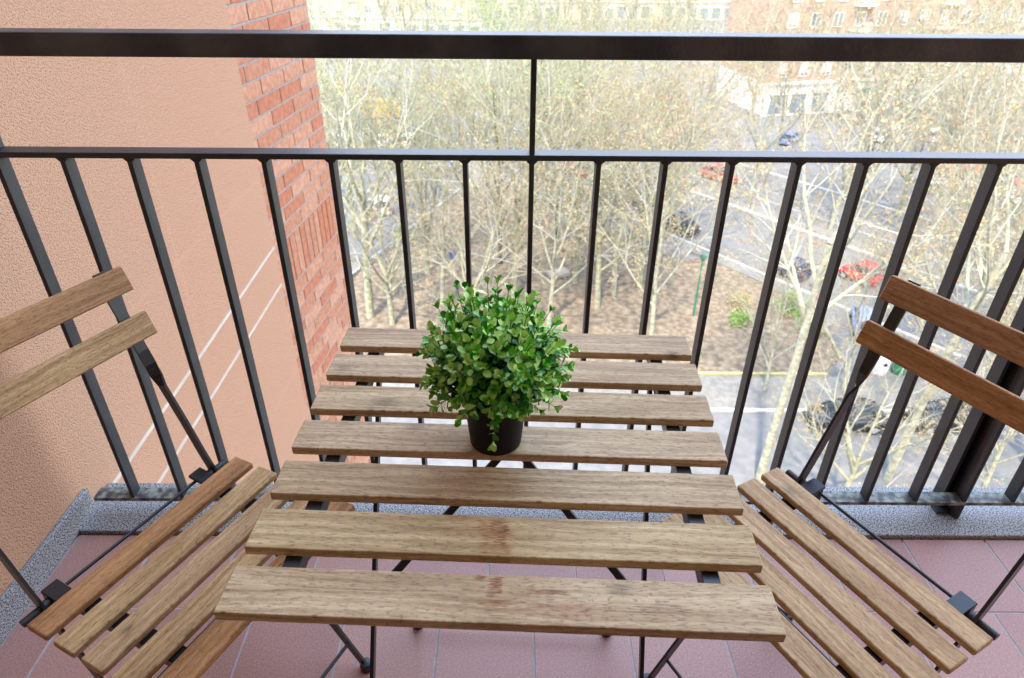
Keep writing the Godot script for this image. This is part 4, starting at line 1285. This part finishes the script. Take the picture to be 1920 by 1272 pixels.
	# red roofed kiosks
	for q in [[45.5, -66.5, "green and white kiosk with red roof, next to the avenue trees"], [51.0, -60.5, "red roofed green kiosk further along the avenue"]]:
		t = thing("kiosk", q[2], "kiosk", Vector3(q[0], g + 0.01, q[1]), -0.35, "kiosks beside the avenue")
		bb = MB.new()
		bb.box(Vector3(0, 0.55, 0), Vector3(5.2, 1.1, 2.2), 0.03)
		part("counter", bb.mesh(), M.teal_paint, t)
		bb = MB.new()
		bb.box(Vector3(0, 1.14, 0.2), Vector3(5.3, 0.08, 2.4), 0.02)
		part("ledge", bb.mesh(), M.white_metal, t)
		bb = MB.new()
		for s in [-1.0, 0.0, 1.0]: bb.box(Vector3(s * 2.4, 1.8, -0.6), Vector3(0.2, 1.3, 0.6), 0.02)
		bb.box(Vector3(0, 1.8, -0.9), Vector3(5.0, 1.3, 0.1), 0.02)
		part("wall", bb.mesh(), M.white_metal, t)
		bb = MB.new()
		bb.bbox(Transform3D(Basis(Vector3.RIGHT, 0.08), Vector3(0, 2.55, -0.5)), Vector3(5.5, 0.16, 2.0), 0.03)
		part("roof", bb.mesh(), M.red_paint, t)

# ------------------------------------------------------------------ far houses
func build_block(label: String, at: Vector2, turn: float, wid: float, dep: float, floors: int, wall: Material, groundm: Material, sd: int, bal_every: int) -> void:
	var t := thing("apartment_block", label, "building", Vector3(at.x, GROUND, at.y), turn)
	var fh := 3.15
	var gf := 4.4
	var H := gf + floors * fh
	var b := MB.new()
	b.box(Vector3(0, gf + floors * fh / 2, -dep / 2), Vector3(wid, floors * fh, dep), 0.02)
	part("wall", b.mesh(), wall, t)
	b = MB.new()
	b.box(Vector3(0, gf / 2 - 0.05, -dep / 2 + 0.15), Vector3(wid + 0.1, gf + 0.1, dep), 0.02)
	part("ground_floor", b.mesh(), groundm, t)
	b = MB.new()
	b.box(Vector3(0, H + 0.2, -dep / 2 + 0.2), Vector3(wid + 0.6, 0.5, dep + 0.8), 0.03)
	part("roof", b.mesh(), M.concrete, t)
	b = MB.new()
	b.box(Vector3(0, gf + 0.06, 0.27), Vector3(wid + 0.2, 0.3, 0.5), 0.02)
	part("string_course", b.mesh(), M.frame_white, t)
	var rng := RandomNumberGenerator.new()
	rng.seed = sd
	var fr := MB.new()
	for s in [[0, 0.86, 1.5, 0.12], [0, -0.86, 1.5, 0.12]]: fr.box(Vector3(s[0], s[1], 0.05), Vector3(s[2], s[3], 0.16), 0.01)
	for s in [-0.69, 0.69, 0.0]: fr.box(Vector3(s, 0, 0.05), Vector3(0.12, 1.6, 0.14), 0.01)
	var frm := fr.mesh()
	var pn := MB.new()
	pn.box(Vector3(0, 0, 0.02), Vector3(1.3, 1.6, 0.06), 0.005)
	var pnm := pn.mesh()
	var sh := MB.new()
	sh.box(Vector3(0, 0.2, 0.06), Vector3(1.24, 1.2, 0.05), 0.005)
	var shm := sh.mesh()
	var bays := int(wid / 3.3)
	for f in floors:
		for i in bays:
			var x := (i + 0.5) * wid / bays - wid / 2
			var y := gf + f * fh + 1.75
			var w := part("window", frm, M.frame_white, t, Transform3D(Basis(), Vector3(x, y, 0)))
			part("pane", pnm, M.pane, w)
			if rng.randf() < 0.55: part("shutter", shm, M.frame_white, w)
			if bal_every > 0 and (i % bal_every) == bal_every - 1:
				b = MB.new()
				b.box(Vector3(x, gf + f * fh + 0.35, 0.62), Vector3(3.0, 0.18, 1.2), 0.02)
				var bl := part("balcony", b.mesh(), M.frame_white, t)
				b = MB.new()
				b.box(Vector3(x, gf + f * fh + 1.35, 1.18), Vector3(3.0, 0.06, 0.05), 0.01)
				for k in 13: b.box(Vector3(x - 1.44 + k * 0.24, gf + f * fh + 0.9, 1.18), Vector3(0.03, 0.9, 0.03), 0.004)
				part("balustrade", b.mesh(), M.white_metal, bl)
	# shop fronts on the ground floor
	var sb := MB.new()
	sb.box(Vector3(0, 1.6, 0.17), Vector3(2.3, 2.6, 0.08), 0.01)
	var sbm := sb.mesh()
	var db := MB.new()
	db.box(Vector3(0, 3.1, 0.22), Vector3(2.6, 0.35, 0.2), 0.01)
	var dbm := db.mesh()
	for i in bays:
		if rng.randf() < 0.6:
			var x := (i + 0.5) * wid / bays - wid / 2
			var s := part("shop_window", sbm, M.pane, t, Transform3D(Basis(), Vector3(x, 0, 0)))
			part("lintel", dbm, [M.frame_white, M.teal_paint, M.concrete][rng.randi() % 3], s)

func build_houses() -> void:
	var brick := tri_mat(blotch_tex(200, 0.02, Color(0.60, 0.47, 0.40), Color(0.70, 0.58, 0.50), 256, 1.5), 6.0, 0.95)
	var pink := tri_mat(blotch_tex(201, 0.02, Color(0.74, 0.64, 0.57), Color(0.82, 0.73, 0.66), 256, 1.5), 6.0, 0.95)
	var white := tri_mat(blotch_tex(202, 0.02, Color(0.80, 0.79, 0.76), Color(0.88, 0.87, 0.84), 256, 1.5), 6.0, 0.9)
	build_block("brick apartment block with white ground floor across the square", Vector2(66.0, -104.5), 0.235, 62.0, 14.0, 6, brick, white, 1, 4)
	build_block("pale pinkish apartment block far behind the yellow van", Vector2(-38.0, -168.0), -0.08, 62.0, 14.0, 6, pink, white, 2, 5)
	build_block("distant brick block closing the view behind the bare trees", Vector2(40.0, -205.0), 0.05, 90.0, 14.0, 7, brick, pink, 3, 4)
	build_block("distant pale block at the end of the avenue", Vector2(-75.0, -240.0), -0.05, 110.0, 14.0, 8, pink, white, 4, 0)

# ------------------------------------------------------------------ start
func _ready() -> void:
	var cam := Camera3D.new()
	cam.name = "camera"
	cam.position = Vector3(-0.0071, 1.2700, 1.1706)
	cam.rotation = Vector3(-0.5613, -0.0017, 0.0068)
	cam.fov = 53.62
	cam.near = 0.02
	cam.far = 3000.0
	add_child(cam)
	cam.current = true
	var lens := CameraAttributesPhysical.new()   # 23.74 mm lens stopped down, focused on the table
	lens.frustum_focal_length = 23.742
	lens.frustum_focus_distance = 0.95
	lens.frustum_near = 0.02
	lens.frustum_far = 3000.0
	lens.exposure_aperture = 9.0
	cam.attributes = lens
	var env := Environment.new()
	env.background_mode = Environment.BG_SKY
	var sky := Sky.new()
	var sm := ProceduralSkyMaterial.new()
	sm.sky_top_color = Color(0.61, 0.695, 0.83)
	sm.sky_horizon_color = Color(0.95, 0.945, 0.93)
	sm.sky_curve = 0.18
	sm.ground_bottom_color = Color(0.42, 0.40, 0.37)
	sm.ground_horizon_color = Color(0.70, 0.70, 0.68)
	sm.sky_energy_multiplier = 1.3
	sky.sky_material = sm
	env.sky = sky
	env.tonemap_mode = Environment.TONE_MAPPER_LINEAR
	env.tonemap_exposure = 4.5
	env.sdfgi_enabled = true
	env.ssao_enabled = true
	env.ssil_enabled = true
	var we := WorldEnvironment.new()
	we.name = "environment"
	we.environment = env
	add_child(we)
	var sun := DirectionalLight3D.new()
	sun.name = "sun"
	sun.light_energy = 0.8
	sun.light_color = Color(1.0, 0.95, 0.88)
	sun.light_angular_distance = 3.0
	sun.shadow_enabled = true
	sun.rotation = Vector3(deg_to_rad(-56), deg_to_rad(-18), 0)
	add_child(sun)
	make_materials()
	build_streets()
	build_house()
	build_floor()
	build_side_wall()
	build_railing()
	build_table()
	build_chair("folding chair with warm orange-brown slats beside the stucco wall", Vector2(-0.584, 0.4345), Vector2(0.8981, 0.4398), [M.orange_wood, M.tan_wood, M.tan_wood_b, M.tan_wood, M.orange_wood], [M.umber_wood, M.tan_wood], 3)
	build_chair("folding chair with pale seat and honey-brown back slats by the open railing", Vector2(0.558, 0.451), Vector2(-0.8783, 0.4781), [M.pale_wood, M.pale_wood_b, M.pale_wood, M.pale_wood_b, M.pale_wood], [M.umber_wood, M.honey_wood], 8)
	build_plant()
	build_street_things()
	build_houses()
	build_trees()
